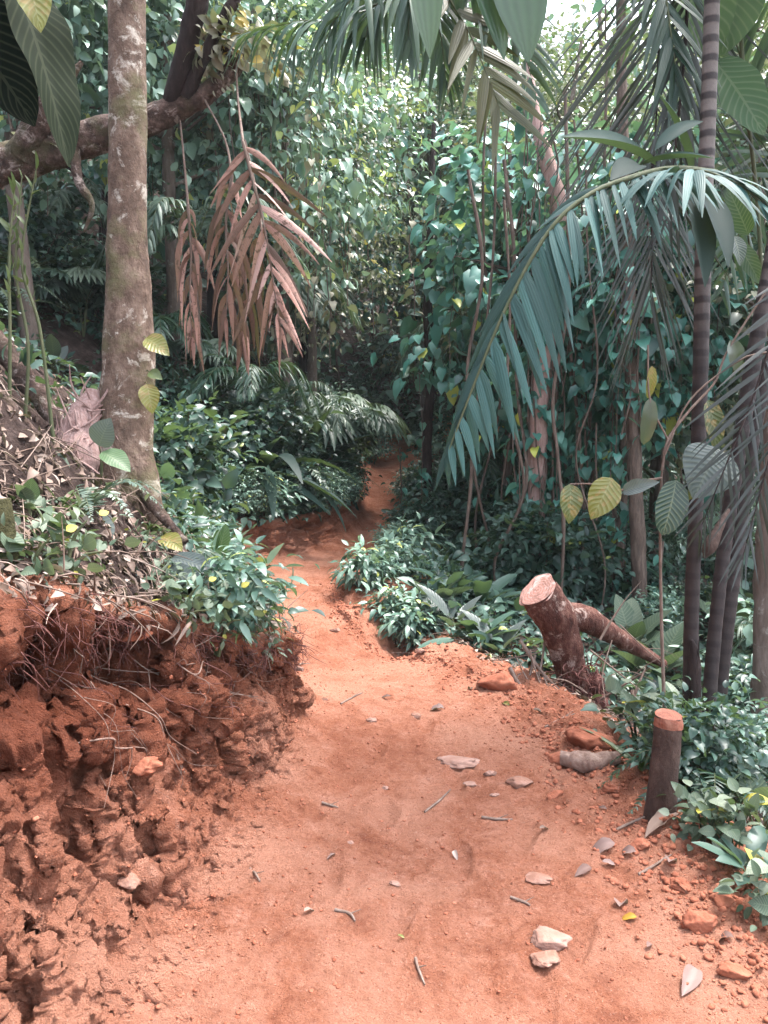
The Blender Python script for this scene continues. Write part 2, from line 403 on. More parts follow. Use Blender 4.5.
def bark_mat(name, a, b, c, lichen=None, lam=.5, scale=14, stretch=(1, 1, .35), bump=.6, rough=.85, moss=None):
    g = mat(name); mp = g.node('ShaderNodeMapping'); mp.inputs['Scale'].default_value = stretch; g.link(g.co, mp.inputs[0]); v = mp.outputs[0]
    n1 = g.noise(scale, 8, .68, v); n2 = g.noise(scale * 3.5, 6, .7, v)
    c_ = g.ramp(n1, [(.28, a), (.5, b), (.72, c)])
    c_ = g.mix(g.math('MULTIPLY', n2, .6), c_, a)
    if lichen:
        f = g.ramp(g.noise(scale * .55, 7, .72, g.co, .6), [(0, (0, 0, 0)), (lam, (0, 0, 0)), (lam + .07, (1, 1, 1))])
        c_ = g.mix(g.math('MULTIPLY', f, g.math('ADD', g.math('MULTIPLY', n2, .9), .2)), c_, lichen)
    if moss:
        f = g.ramp(g.noise(scale * .3, 5, .6), [(0, (0, 0, 0)), (.5, (0, 0, 0)), (.65, (1, 1, 1))]); c_ = g.mix(g.math('MULTIPLY', f, .7), c_, moss)
    h = g.math('ADD', n1, g.math('MULTIPLY', n2, .6))
    return g.done(g.bsdf(c_, rough, .2, h, bump, .035))

M['bark_tree'] = bark_mat('bark_tree', (0.062, 0.039, 0.030), (0.185, 0.121, 0.090), (0.390, 0.278, 0.217), (0.655, 0.588, 0.510), .56, 15, (1, 1, .7), .9, moss=(0.134, 0.132, 0.060))
M['bark_moss'] = bark_mat('bark_moss', (.030, .028, .012), (.075, .070, .028), (.14, .12, .06), None, .5, 26, (1, 1, 1), .9)
M['bark_limb'] = bark_mat('bark_limb', (0.025, 0.016, 0.014), (0.109, 0.067, 0.053), (0.310, 0.207, 0.172), (0.437, 0.356, 0.322), .54, 17, (1, 1, 1), 1.0, moss=(0.069, 0.063, 0.029))
M['bark_dark'] = bark_mat('bark_dark', (0.013, 0.008, 0.008), (0.032, 0.020, 0.018), (0.076, 0.052, 0.046), None, .5, 22, (1, 1, .25), .6)
M['bark_grey'] = bark_mat('bark_grey', (0.072, 0.052, 0.043), (0.144, 0.108, 0.090), (0.245, 0.194, 0.173), (0.331, 0.302, 0.274), .58, 12, (1, 1, .3), .6)
M['bark_vine'] = bark_mat('bark_vine', (.05, .036, .030), (.13, .092, .075), (.26, .19, .155), None, .5, 30, (1, 1, .2), .6)
M['bark_red'] = bark_mat('bark_red', (.030, .012, .010), (.120, .046, .034), (.30, .165, .130), (.42, .33, .29), .55, 17, (1, 1, .6), 1.0)
M['bark_stump'] = bark_mat('bark_stump', (0.029, 0.017, 0.014), (0.068, 0.040, 0.032), (0.144, 0.094, 0.076), (0.245, 0.202, 0.173), .62, 20, (1, 1, .5), .7)
M['root'] = bark_mat('root', (0.115, 0.063, 0.049), (0.219, 0.144, 0.115), (0.317, 0.242, 0.202), None, .5, 30, (1, 1, 1), .4)
M['root_red'] = bark_mat('root_red', (0.054, 0.020, 0.018), (0.122, 0.047, 0.040), (0.216, 0.108, 0.090), None, .5, 30, (1, 1, 1), .4)
M['deadwood'] = bark_mat('deadwood', (0.313, 0.177, 0.157), (0.522, 0.345, 0.313), (0.689, 0.522, 0.480), None, .5, 18, (3, 3, .5), .9)
M['stem_green'] = bark_mat('stem_green', (0.043, 0.054, 0.025), (0.086, 0.094, 0.047), (0.144, 0.137, 0.079), None, .5, 20, (1, 1, .3), .2, .6)
M['twig'] = bark_mat('twig', (0.094, 0.061, 0.047), (0.194, 0.137, 0.112), (0.317, 0.245, 0.209), None, .5, 24, (1, 1, .3), .4)

def cut_mat(name, a, b, c):
    g = mat(name); sep = g.node('ShaderNodeSeparateXYZ'); g.link(g.attr('luv').outputs['Vector'], sep.inputs[0])
    r = g.math('ADD', sep.outputs[0], g.math('MULTIPLY', g.noise(9, 4), .25)); w = g.math('SINE', g.math('MULTIPLY', r, 42.0))
    col = g.mix(g.math('ADD', g.math('MULTIPLY', w, .38), .4), a, b); cr = g.ramp(g.noise(5, 6, .7, None, 1.5), [(.46, (0, 0, 0)), (.5, (1, 1, 1)), (.54, (0, 0, 0))]); col = g.mix(g.math('MULTIPLY', cr, .55), col, (.06, .025, .018))
    f = g.ramp(g.noise(14, 5), [(0, (0, 0, 0)), (.52, (0, 0, 0)), (.62, (1, 1, 1))]); col = g.mix(g.math('MULTIPLY', f, .6), col, c)
    return g.done(g.bsdf(col, .75, .3, g.noise(60, 4), .4, .01))
M['cut_wood'] = cut_mat('cut_wood', (0.346, 0.200, 0.168), (0.256, 0.109, 0.081), (0.424, 0.374, 0.350))
M['cut_orange'] = cut_mat('cut_orange', (0.246, 0.086, 0.054), (0.179, 0.049, 0.027), (0.277, 0.135, 0.093))

def stone_mat(name, a, b, c):
    g = mat(name); col = g.ramp(g.noise(14, 6, .65), [(.3, a), (.5, b), (.7, c)]); col = g.mix(g.math('MULTIPLY', g.noise(70, 4), .5), col, a)
    return g.done(g.bsdf(col, .9, .25, g.noise(40, 8, .7), .6, .01))
M['stone'] = stone_mat('stone', (0.149, 0.067, 0.045), (0.228, 0.119, 0.087), (0.298, 0.184, 0.148))
M['stone_pale'] = stone_mat('stone_pale', (0.188, 0.095, 0.070), (0.245, 0.144, 0.113), (0.295, 0.190, 0.157))
M['clod'] = stone_mat('clod', (0.152, 0.046, 0.025), (0.253, 0.085, 0.048), (0.328, 0.131, 0.080))

def ground_mat():
    g = mat('laterite_ground'); lit = g.attr('litter').outputs['Fac']; bank_shade = g.attr('bank_shade').outputs['Fac']
    big = g.noise(1.45, 6, .65, None, .4); med = g.noise(8, 9, .72); fine = g.noise(48, 8, .75); grit = g.noise(170, 4, .65)
    soil = g.ramp(med, [(.30, (0.250, 0.083, 0.048)), (.46, (0.410, 0.156, 0.090)), (.60, (0.500, 0.217, 0.141)), (.74, (0.596, 0.323, 0.236))])
    soil = g.mix(g.ramp(fine, [(.36, (.75, .75, .75)), (.52, (0, 0, 0))]), soil, (0.261, 0.087, 0.050))
    soil = g.mix(g.ramp(big, [(.46, (0, 0, 0)), (.60, (.7, .7, .7))]), soil, (0.554, 0.267, 0.180))
    soil = g.mix(g.ramp(big, [(.32, (.38, .38, .38)), (.44, (0, 0, 0))]), soil, (0.287, 0.096, 0.054))
    soil = g.mix(g.ramp(grit, [(.60, (0, 0, 0)), (.68, (.6, .6, .6))]), soil, (0.639, 0.408, 0.316))
    soil = g.mix(g.ramp(grit, [(.31, (.8, .8, .8)), (.40, (0, 0, 0))]), soil, (0.117, 0.038, 0.027))
    soil = g.mix(bank_shade, soil, g.mix(fine, (0.095, 0.028, 0.016), (0.257, 0.079, 0.043)))  # darker soil colour stands in for shade on the bank face
    hum = g.ramp(med, [(.3, (.040, .027, .022)), (.5, (.105, .068, .058)), (.7, (.22, .155, .14))]); hum = g.mix(g.math('MULTIPLY', fine, .6), hum, (.030, .022, .020))
    f = g.math('ADD', lit, g.math('MULTIPLY', g.math('SUBTRACT', fine, .5), .9))
    col = g.mix(g.ramp(f, [(.4, (0, 0, 0)), (.62, (1, 1, 1))]), soil, hum)
    h = g.math('ADD', g.math('MULTIPLY', fine, 1.2), g.math('ADD', g.math('MULTIPLY', grit, .5), g.math('MULTIPLY', med, 1.2)))
    return g.done(g.bsdf(col, .95, .12, h, 1.0, .05))
M['ground'] = ground_mat()
# ------------------------------------------------------------------ world, sun, camera
w = bpy.data.worlds.new('World'); sc.world = w; w.use_nodes = True
nt = w.node_tree; nt.nodes.clear()
SUN_EL, SUN_AZ = R(68), R(62)      # azimuth measured from straight ahead towards the right
sky = nt.nodes.new('ShaderNodeTexSky'); sky.sky_type = 'NISHITA'; sky.sun_disc = False
sky.sun_elevation = SUN_EL; sky.sun_rotation = SUN_AZ; sky.dust_density = 3.0; sky.air_density = 1.2
hs = nt.nodes.new('ShaderNodeHueSaturation'); hs.inputs['Saturation'].default_value = .45
bg = nt.nodes.new('ShaderNodeBackground'); bg.inputs[1].default_value = .13
wo = nt.nodes.new('ShaderNodeOutputWorld')
nt.links.new(sky.outputs[0], hs.inputs['Color']); nt.links.new(hs.outputs[0], bg.inputs[0]); nt.links.new(bg.outputs[0], wo.inputs[0])
from mathutils import Vector
sl = bpy.data.lights.new('sun', 'SUN'); sl.energy = 1.5; sl.angle = R(12); sl.color = (1.0, .97, .93)
so = bpy.data.objects.new('sun', sl); COL.objects.link(so); so.location = (3, 4, 15)
sd = Vector((math.cos(SUN_EL) * math.sin(SUN_AZ), math.cos(SUN_EL) * math.cos(SUN_AZ), math.sin(SUN_EL)))
so.rotation_euler = sd.to_track_quat('Z', 'Y').to_euler()
cam = bpy.data.cameras.new('camera'); co = bpy.data.objects.new('camera', cam); COL.objects.link(co)
co.location = CAM; co.rotation_euler = (R(90) - PITCH, 0, 0)
cam.sensor_fit = 'VERTICAL'; cam.sensor_height = 24; cam.lens = 24 * F_PX / H_PX; cam.clip_start = .05; cam.clip_end = 500
sc.camera = co
sc.view_settings.view_transform = 'Standard'; sc.view_settings.look = 'None'; sc.view_settings.gamma = 1; sc.view_settings.exposure = 3.05
sc.view_settings.use_curve_mapping = False
sc.render.resolution_x, sc.render.resolution_y = W_PX, H_PX
sc.cycles.max_bounces = 6; sc.cycles.diffuse_bounces = 4; sc.cycles.glossy_bounces = 2; sc.cycles.transmission_bounces = 4; sc.cycles.transparent_max_bounces = 4
sc.cycles.use_denoising = True

# ------------------------------------------------------------------ terrain: one grid of cross-sections, cut into path, bank, hillside, slope
def keys(*kv):
    a = np.array(kv, float); return lambda y: np.interp(y, a[:, 0], a[:, 1])
K_XL = keys((-3, -.8), (1, -.75), (2.1, -.66), (3, -.60), (3.5, -.51), (3.85, -.44), (4.2, -.47), (4.8, -.58), (5.5, -.76), (6.2, -.88), (7, -1.0), (8, -1.4), (8.6, -1.45), (9.2, -1.1), (10, -.65), (11, -.35), (12, -.30), (13, -.30), (15, -.22), (18, .25), (22, 3.2), (30, 7), (70, 20))
K_XR = keys((-3, 1.35), (2.1, 1.38), (2.7, 1.30), (3.3, 1.20), (4, 1.05), (4.6, .92), (5, .68), (5.5, .33), (6, -.06), (6.6, -.30), (7, -.36), (8, -.36), (9, -.13), (9.6, 0), (10.5, .1), (11.5, .25), (13, .24), (15, .32), (18, .8), (22, 3.8), (30, 7.6), (70, 21))
K_ZP = keys((-3, .05), (0, 0), (9, 0), (10, .04), (11.5, .20), (13, .42), (15, .80), (18, 1.08), (22, 1.5), (30, 3.5), (70, 10))
K_XT = keys((-3, -1.4), (1, -1.3), (2.4, -1.10), (3, -.93), (3.4, -.72), (3.7, -.56), (3.95, -.50), (4.3, -.56), (4.8, -.68), (5.3, -.82), (6, -1.0), (7, -1.2), (8, -1.6), (8.6, -1.62), (9.2, -1.22), (10, -.77), (11, -.5), (12, -.45), (13, -.48), (15, -.45), (18, 0), (22, 2.9), (30, 6.7), (70, 19.5))
K_ZT = keys((-3, 1.25), (1, 1.15), (2.4, 1.07), (3, .86), (3.4, .68), (3.8, .53), (4.3, .43), (4.8, .36), (5.3, .33), (6, .28), (7, .32), (8, .42), (8.6, .46), (9.2, .42), (10, .35), (11, .3), (13, .28), (18, .25), (30, .2), (70, .2))
K_SL = keys((-3, 1.25), (3.2, 1.2), (3.8, .92), (5, .95), (7, 1.0), (9, .85), (14, .75), (70, .7))
K_SR = keys((-3, .75), (3, .70), (4.4, .55), (5.2, .42), (6, .22), (7, .12), (8.5, .10), (10, .22), (13, .3), (70, .25))

def gauss(y, x, y0, x0, sy, sx): return np.exp(-((y - y0) / sy) ** 2 - ((x - x0) / sx) ** 2)

ys = [-3.0]
while ys[-1] < 1.5: ys.append(ys[-1] + .06)
while ys[-1] < 70: ys.append(ys[-1] * (1.0021 if 1.8 < ys[-1] < 4.8 else 1.0045 if ys[-1] < 12 else 1.02))
YS = np.array(ys); NR_ = len(YS)
# smooth the key curves along the path
def sm(k):
    v = k(YS); o = np.zeros_like(v); wsum = 0
    for d in np.linspace(-.22, .22, 9): o += k(YS + d) * (1.2 - abs(d) / .22); wsum += (1.2 - abs(d) / .22)
    return o / wsum
XL, XR, ZP, XT, ZT, SL, SR = [sm(k) for k in (K_XL, K_XR, K_ZP, K_XT, K_ZT, K_SL, K_SR)]
NH, NF, NP, NE = 150, 190, 190, 150
t_ = np.linspace(1, 0, NH + 1)[:-1]; dh = 1.6 * t_ + 44 * t_ ** 6          # distance left of the lip
ff = np.linspace(1, 0, NF + 1)[:-1]                      # lip -> foot of the bank
pp = np.linspace(0, 1, NP)                               # across the path
t_ = np.linspace(0, 1, NE + 1)[1:]; de = 1.9 * t_ + 48 * t_ ** 5           # distance right of the edge
c_ = lambda a: a[:, None]
def hill(d): return np.where(d < 7, d, 7 + (d - 7) * .35)
Xh = c_(XT) - dh[None]; Zh = c_(ZP) + c_(ZT) + c_(SL) * hill(dh)[None] * np.minimum(1, .55 + dh * .6)[None]
gf = np.where(ff < .14, ff / .14 * .38, .38 + (ff - .14) / .86 * .62)
Xf = c_(XL) + (c_(XT) - c_(XL)) * gf[None]; Zf = c_(ZP) + .05 + (c_(ZT) - .05) * ff[None]
# hollow under the root mat near the lip
Xf = Xf - (.16 * c_(np.clip(ZT, 0, 1)) * np.exp(-((ff - .78) / .13) ** 2)[None])
Xp = c_(XL) + (c_(XR) - c_(XL)) * pp[None]
Zp = c_(ZP) + .05 * (1 - np.minimum(1, pp / .16))[None] ** 2 - .035 * np.sin(np.pi * pp)[None] + .02 * np.exp(-((pp - .93) / .05) ** 2)[None]
Xe = c_(XR) + de[None]
dd_ = np.minimum(de, 6)[None]; Ze = c_(ZP) - c_(SR) * (np.sqrt(dd_ ** 2 + .05) - math.sqrt(.05)) + .32 * np.maximum(0, de - 9)[None]
X = np.concatenate([Xh, Xf, Xp, Xe], 1); Z = np.concatenate([Zh, Zf, Zp, Ze], 1); Yg = np.repeat(YS[:, None], X.shape[1], 1)
# erosion notch beside the narrow part of the path, and the mound beyond it
Z = Z - .30 * gauss(Yg, X, 6.15, .12, .55, .24) + .16 * gauss(Yg, X, 7.4, .35, .8, .5)
NC = X.shape[1]; iF, iP, iE = NH, NH + NF, NH + NF + NP
G = np.stack([X, Yg, Z], -1)
du = np.gradient(G, axis=1); dv = np.gradient(G, axis=0); Nn = nrm(np.cross(du, dv))
for _ in range(2): Nn[:, 3:-3] = nrm(sum(Nn[:, 3 + k:Nn.shape[1] - 3 + k] for k in range(-3, 4)))
q = G.reshape(-1, 3)
near = (q[:, 1] > 1.2) & (q[:, 1] < 14) & (q[:, 0] > -4.5) & (q[:, 0] < 4)
face = np.zeros((NR_, NC)); face[:, iF:iP] = np.clip(np.minimum(ff * 4 + .30, (1 - ff) * 8 + .5), 0, 1)[None]
face[:, iP:iP + 40] = .30 * np.linspace(1, 0, 40)[None] ** 1.5; face[:, iF - 30:iF] = np.linspace(0, .5, 30)[None]
face = face * np.clip(c_(ZT) / .9 + .15, 0, 1); face = face.ravel()
edge = np.zeros((NR_, NC)); edge[:, iP:iE] = (np.exp(-((pp - 1.0) / .16) ** 2) * .8 + np.exp(-(pp / .10) ** 2) * .5)[None]; edge[:, iE:] = np.exp(-de / .8)[None]; edge = edge.ravel()
disp = np.zeros(len(q)); pn = q[near]
f1, f2, idv = worley(pn * np.array([1, 1, 1.0]), 5.5, 3); clodA = np.sqrt(np.clip(1 - (f1 * 1.15) ** 2, 0, 1)) * (.4 + .6 * idv)
g1, g2, idg = worley(pn + fbm(pn, 9, 2, 8)[:, None] * .02, 15, 5); clodB = np.sqrt(np.clip(1 - (g1 * 1.2) ** 2, 0, 1)) * (.25 + .75 * idg)
big = fbm(pn * np.array([1, 1, .55]), 2.6, 3, 21); rid = 1 - np.abs(fbm(pn * np.array([1.3, 1.3, .45]), 5, 4, 33)) * 2.2
fine = fbm(pn, 26, 4, 44, .6)
h1, h2, idh = worley(pn + fbm(pn, 14, 2, 18)[:, None] * .02, 36, 6); clodC = np.sqrt(np.clip(1 - (h1 * 1.15) ** 2, 0, 1)) * (.2 + .8 * idh)
micro = fbm(pn, 70, 3, 66, .6)
hol = 0
for hy, hz, ry, rz, dp in ((2.95, .60, .13, .13, .30), (3.35, .42, .10, .12, .22), (2.42, .80, .10, .10, .25), (3.55, .36, .10, .14, .20), (2.30, .40, .09, .14, .20), (2.68, .30, .07, .12, .14), (3.78, .28, .06, .12, .14), (2.72, .86, .12, .07, .22), (3.15, .72, .10, .06, .2)): hol = hol + dp * np.exp(-((pn[:, 1] - hy) / ry) ** 2 - ((pn[:, 2] - hz) / rz) ** 2)
fm, em = face[near], edge[near]
def blocks(p, sc_, amp, seed, crack, warp, zs=.55):
    q_ = p + np.stack([fbm(p, 6, 3, seed + k) for k in (1, 2, 3)], -1) * warp
    a, b, idc = worley(q_ * np.array([1.2, 1.2, zs]), sc_, seed); e = b - a
    return amp * (idc - .5) * np.clip(e * 7, 0, 1) - crack * np.exp(-e / .07)
feet = 0
for fx, fy, fa in ((.05, 2.5, .1), (.28, 2.85, -.1), (.0, 3.15, .15), (.33, 3.5, 0), (-.05, 3.8, .1), (.22, 4.2, -.1), (.55, 3.0, .3), (.62, 2.4, .2), (-.2, 2.75, -.2), (.1, 4.7, .1), (.75, 3.4, -.1), (-.1, 5.2, .2), (-.35, 5.9, .3), (.45, 2.15, 0)):
    ux = (pn[:, 0] - fx) * math.cos(fa) - (pn[:, 1] - fy) * math.sin(fa); uy = (pn[:, 0] - fx) * math.sin(fa) + (pn[:, 1] - fy) * math.cos(fa)
    rr_ = (ux / (.048 + .012 * np.sin(uy * 14))) ** 2 + (uy / .135) ** 2; feet = feet + .026 * np.exp(-rr_ ** 2) - .006 * np.exp(-((np.sqrt(rr_) - 1.25) / .18) ** 2)
path_d = em * (.06 * big + .055 * (clodB - .45) + .055 * (clodA - .5) + .026 * (clodC - .4)) + .022 * big + .020 * fbm(pn * np.array([2.6, .7, 1]), 2.2, 3, 77) - feet + .012 * fine + .004 * micro + .014 * np.clip(clodB - .70, 0, 1) + .008 * np.clip(clodC - .6, 0, 1) * (fbm(pn, 2.2, 2, 91) > .05)
disp[near] = (1 - fm) * path_d
G = G + Nn * disp.reshape(NR_, NC, 1)
# the bank: blocks, cracks and hollows pushed out towards the path, then crumbs along the new normals
fdir = nrm(Nn.reshape(-1, 3)[near] * .6 + np.array([.9, -.55, .05]))
d1 = .17 * big + blocks(pn, 4.2, .17, 120, .045, .05) + blocks(pn, 10.5, .055, 130, .018, .05, .7) * np.clip(.55 + 2.2 * fbm(pn, 2.4, 2, 220), .2, 1) - .42 * hol
G2 = G.reshape(-1, 3).copy(); G2[near] += fdir * (fm * d1)[:, None]; G = G2.reshape(NR_, NC, 3)
du = np.gradient(G, axis=1); dv = np.gradient(G, axis=0); N2 = nrm(np.cross(du, dv)); pn2 = G.reshape(-1, 3)[near]
loose = np.clip(.5 + 2.6 * fbm(pn2, 3.2, 3, 200), .10, 1.0)
d2 = loose * (blocks(pn2, 26, .034, 140, .010, .02, .95) + .020 * (worley(pn2, 55, 12)[2] - .5)) + (.35 + .65 * loose) * .036 * fbm(pn2, 20, 5, 44, .68) + .048 * (1 - np.abs(fbm(pn2 * np.array([1.7, 1.7, .32]), 5.0, 3, 210)) * 3.2)
G2 = G.reshape(-1, 3).copy(); G2[near] += N2.reshape(-1, 3)[near] * (np.minimum(1, fm * 1.6) * d2)[:, None]; G = G2.reshape(NR_, NC, 3)
far_ = ~near
q2 = G.reshape(-1, 3); q2[far_, 2] += .35 * fbm(q2[far_] * np.array([1, 1, 0]), .35, 3, 9) * np.clip((np.abs(q2[far_, 0]) + np.maximum(0, q2[far_, 1]) - 4) / 8, 0, 1)
G = q2.reshape(NR_, NC, 3)
# leaf litter grows in from the lip and from the outer edge of the path
lit = np.zeros((NR_, NC)); lit[:, :iF] = np.clip(.15 + dh / .25, 0, 1)[None]; lit[:, iF:iP] = np.clip((ff - .90) * 4, 0, .45)[None]
lit[:, iE:] = np.clip((de - .18) / .6, 0, 1)[None]
lit[:, iE:] *= np.where((c_(YS) > 5.3) & (c_(YS) < 8.6), np.clip((de[None] - .5) / 1.2, 0, 1), 1)
bank_shade = np.zeros((NR_, NC)); bank_shade[:, iF:iP] = (.90 * np.exp(-((ff - .72) / .36) ** 2) + .20)[None] * np.clip(c_(ZT), .3, 1)  # painted shade: bank face darkened, most of all below the lip
bank_shade = np.clip(bank_shade + .25 * fbm(G.reshape(-1, 3), 1.3, 3, 70).reshape(NR_, NC) * (bank_shade > .02), 0, 1)

def patch(name, c0, c1):
    V = G[:, c0:c1].reshape(-1, 3); n = c1 - c0
    i = np.arange(NR_ - 1)[:, None] * n; j = np.arange(n - 1)[None]
    mb = MB(); mb.add(V, np.stack([i + j, i + j + 1, i + n + j + 1, i + n + j], -1).reshape(-1, 4))
    o = mb.build(name, M['ground'], base=np.zeros(3))
    for nm, arr in (('litter', lit), ('bank_shade', bank_shade)):
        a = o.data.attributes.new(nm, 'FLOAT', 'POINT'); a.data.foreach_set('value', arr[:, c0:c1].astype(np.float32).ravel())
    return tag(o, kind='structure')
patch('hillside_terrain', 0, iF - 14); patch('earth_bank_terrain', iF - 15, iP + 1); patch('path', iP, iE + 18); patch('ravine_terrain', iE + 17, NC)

def row(y): return int(np.clip(np.searchsorted(YS, y), 0, NR_ - 1))
def gz(x, y):
    """height of the ground at (x, y)"""
    r = G[row(y)]; o = np.argsort(r[:, 0]); return float(np.interp(x, r[o, 0], r[o, 2]))
def ground(px, py, lo=1.6, hi=30.0):
    """first ground point on the sight line through (px, py)"""
    p0 = None
    for y in np.geomspace(lo, hi, 500):
        p = at(px, py, y)
        if p[2] <= gz(p[0], y): return np.array([p[0], y, gz(p[0], y)])
    return np.array([p[0], y, gz(p[0], y)])
def lip(y, f=1.0, push=0.0):
    r = row(y); c = iF + int((1 - f) * (NF - 1)); return G[r, c] + Nn[r, c] * push
# ------------------------------------------------------------------ the forest behind: prototypes, then copies
sh_ov = [shape('ovate', 4, c, .2) for c in (.3, .8, 1.2)]
sh_ht = [shape('heart', 4, c, .15) for c in (.4, .9)]
sh_ln = [shape('lance', 4, c, .2) for c in (.4, 1.0)]
sh_bd = [shape('blade', 5, c, .3) for c in (.5, 1.2)]
sh_rd = [shape('round', 4, c, .12) for c in (.3, .7)]
sh_bg = [shape('big', 8, c, .14, .05, 2) for c in (.5, .9)]
sh_ob = [shape('oblong', 6, c, .14, .03) for c in (.4, .9)]

def ell(n, rx, ry, rz, r, shell=.45, gap=.0, seed=1):
    P = []
    while len(P) < n:
        d = nrm(r.normal(size=3)); k = r.uniform(shell, 1) ** .7
        p = d * k * np.array([rx, ry, rz])
        if perlin(np.array([[p[0] / rx * 1.7 + seed, p[1] / ry * 1.7, p[2] / rz * 1.7]]), seed)[0] > gap: P.append(p)
    return np.array(P)

def tree(name, label, cat, h, cz, rad, n, per, lsize, shapes, lm, bark, r, trad=.07, group=None, droop=.3, bough=16, yellow=.01, bend=.25, vines=0, vine_lm=None, tint=(.05, .75), crad=.24, gap=-.12, strand=2.2, vdens=9):
    t = thing(name, label, cat, (0, 0, 0), group)
    mb = MB(); P = np.array([[0, 0, -.3], [r.normal(0, bend) * .3, r.normal(0, bend) * .3, h * .3], [r.normal(0, bend), r.normal(0, bend), h * .62], [r.normal(0, bend), r.normal(0, bend), h]])
    tube(mb, P, np.array([1.25, .95, .8, .35]) * trad, 10, 28, .25, 5)
    C = ell(n, *rad, r, .25, gap, int(r.integers(1, 99))) + np.array([0, 0, cz]); S = spline(P, 40)
    for k in range(bough):
        a = C[r.integers(0, n)]; j = np.argmin(np.abs(S[:, 2] - (a[2] - .3 - .3 * r.random()))); m = (S[j] + a) / 2 + r.normal(0, .15, 3)
        tube(mb, [S[j], m, a], [trad * .42, trad * .26, trad * .08], 5, 9, cap=False)
    mb.build('trunk', bark, t)
    cb = MB(); clusters(cb, C, C - np.array([0, 0, cz]), per, crad, lsize, shapes, tint, r, droop=droop, yellow=yellow)
    cb.build('crown', lm, t)
    if vines:
        vs, vl = MB(), MB()
        for k in range(vines):
            a = C[r.integers(0, n)]; vine_strand(vs, vl, a, min(a[2] - .1, r.uniform(.5, 1) * strand), r, lsize * 1.1, vdens)
        v = vs.build('hanging_vine', M['bark_vine'], t)
        vl.build('vine_foliage', vine_lm or M['leaf_teal'], v, base=np.zeros(3))
    return t

def vine_strand(vs, vl, top, L, r, ls, dens=9, shapes=None, yellow=.02, tint=(.2, .9), rad=.007):
    n = max(5, int(L * 3)); z = np.linspace(0, 1, n)
    P = np.stack([top[0] + np.cumsum(r.normal(0, .035, n)), top[1] + np.cumsum(r.normal(0, .035, n)), top[2] - z * L], -1)
    tube(vs, P, rad * r.uniform(.6, 1.3), 5, n * 2, cap=False)
    m = int(L * dens)
    if m:
        q = spline(P, 60)[r.integers(0, 60, m)]; a = r.uniform(0, 6.28, m)
        d = np.stack([np.cos(a), np.sin(a), r.uniform(-1.3, -.2, m)], -1); N = np.stack([np.cos(a) * .8, np.sin(a) * .8, np.full(m, .8)], -1) + r.normal(0, .25, (m, 3))
        t = np.where(r.random(m) < yellow, r.uniform(.93, 1, m), np.clip(r.uniform(tint[0], tint[1], m), 0, .9))
        for k, s in enumerate(shapes or sh_ht):
            w = np.arange(m) % len(shapes or sh_ht) == k
            add_leaves(vl, s, q[w] + d[w] * .03, d[w], N[w], ls * r.uniform(.55, 1.25, w.sum()), t[w])

rp = np.random.default_rng(5)
G_T = 'forest trees behind the path'
proto = {
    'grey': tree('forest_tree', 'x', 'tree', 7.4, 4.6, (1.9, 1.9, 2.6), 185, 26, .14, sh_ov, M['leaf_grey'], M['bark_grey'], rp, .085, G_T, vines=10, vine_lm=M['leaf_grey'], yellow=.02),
    'fine': tree('forest_tree', 'x', 'tree', 7.8, 4.6, (1.8, 1.8, 3.0), 190, 44, .092, sh_ov, M['leaf_olive'], M['bark_grey'], rp, .075, G_T, vines=26, vine_lm=M['leaf_grey'], yellow=.01, vdens=4),
    'dark': tree('forest_tree', 'x', 'tree', 7.0, 3.8, (2.0, 2.0, 3.0), 150, 28, .14, sh_ov, M['leaf_teal'], M['bark_dark'], rp, .075, G_T, tint=(.0, .5), vines=6),
    'heart': tree('forest_tree', 'x', 'tree', 6.6, 4.2, (1.6, 1.6, 2.4), 125, 18, .165, sh_ht, M['leaf_teal'], M['bark_vine'], rp, .07, G_T, droop=.8, vines=34, yellow=.012, tint=(.2, .9), strand=3.2),
    'cream': tree('forest_tree', 'x', 'tree', 6.6, 4.4, (1.6, 1.6, 2.2), 150, 24, .125, sh_ov + sh_ln, M['leaf_grey'], M['bark_grey'], rp, .07, G_T, droop=.6, vines=30, vine_lm=M['leaf_cream'], yellow=.07, tint=(.2, .95), vdens=5),
}
used = set()
def plant(key, table, px, Y, s, label, rz=None, sink=0.0, tilt=(0, 0), sz=None, r=rp):
    p = at(px, 500, Y); loc = (p[0], Y, gz(p[0], Y) - sink); rz = r.uniform(0, 6.28) if rz is None else rz
    if key in used: return dup(table[key], loc, rz, s, label, tilt, sz)
    used.add(key); o = table[key]; o.location = loc; o.rotation_euler = (tilt[0], tilt[1], rz); o.scale = (s, s, s if sz is None else sz); o['label'] = label
    return o
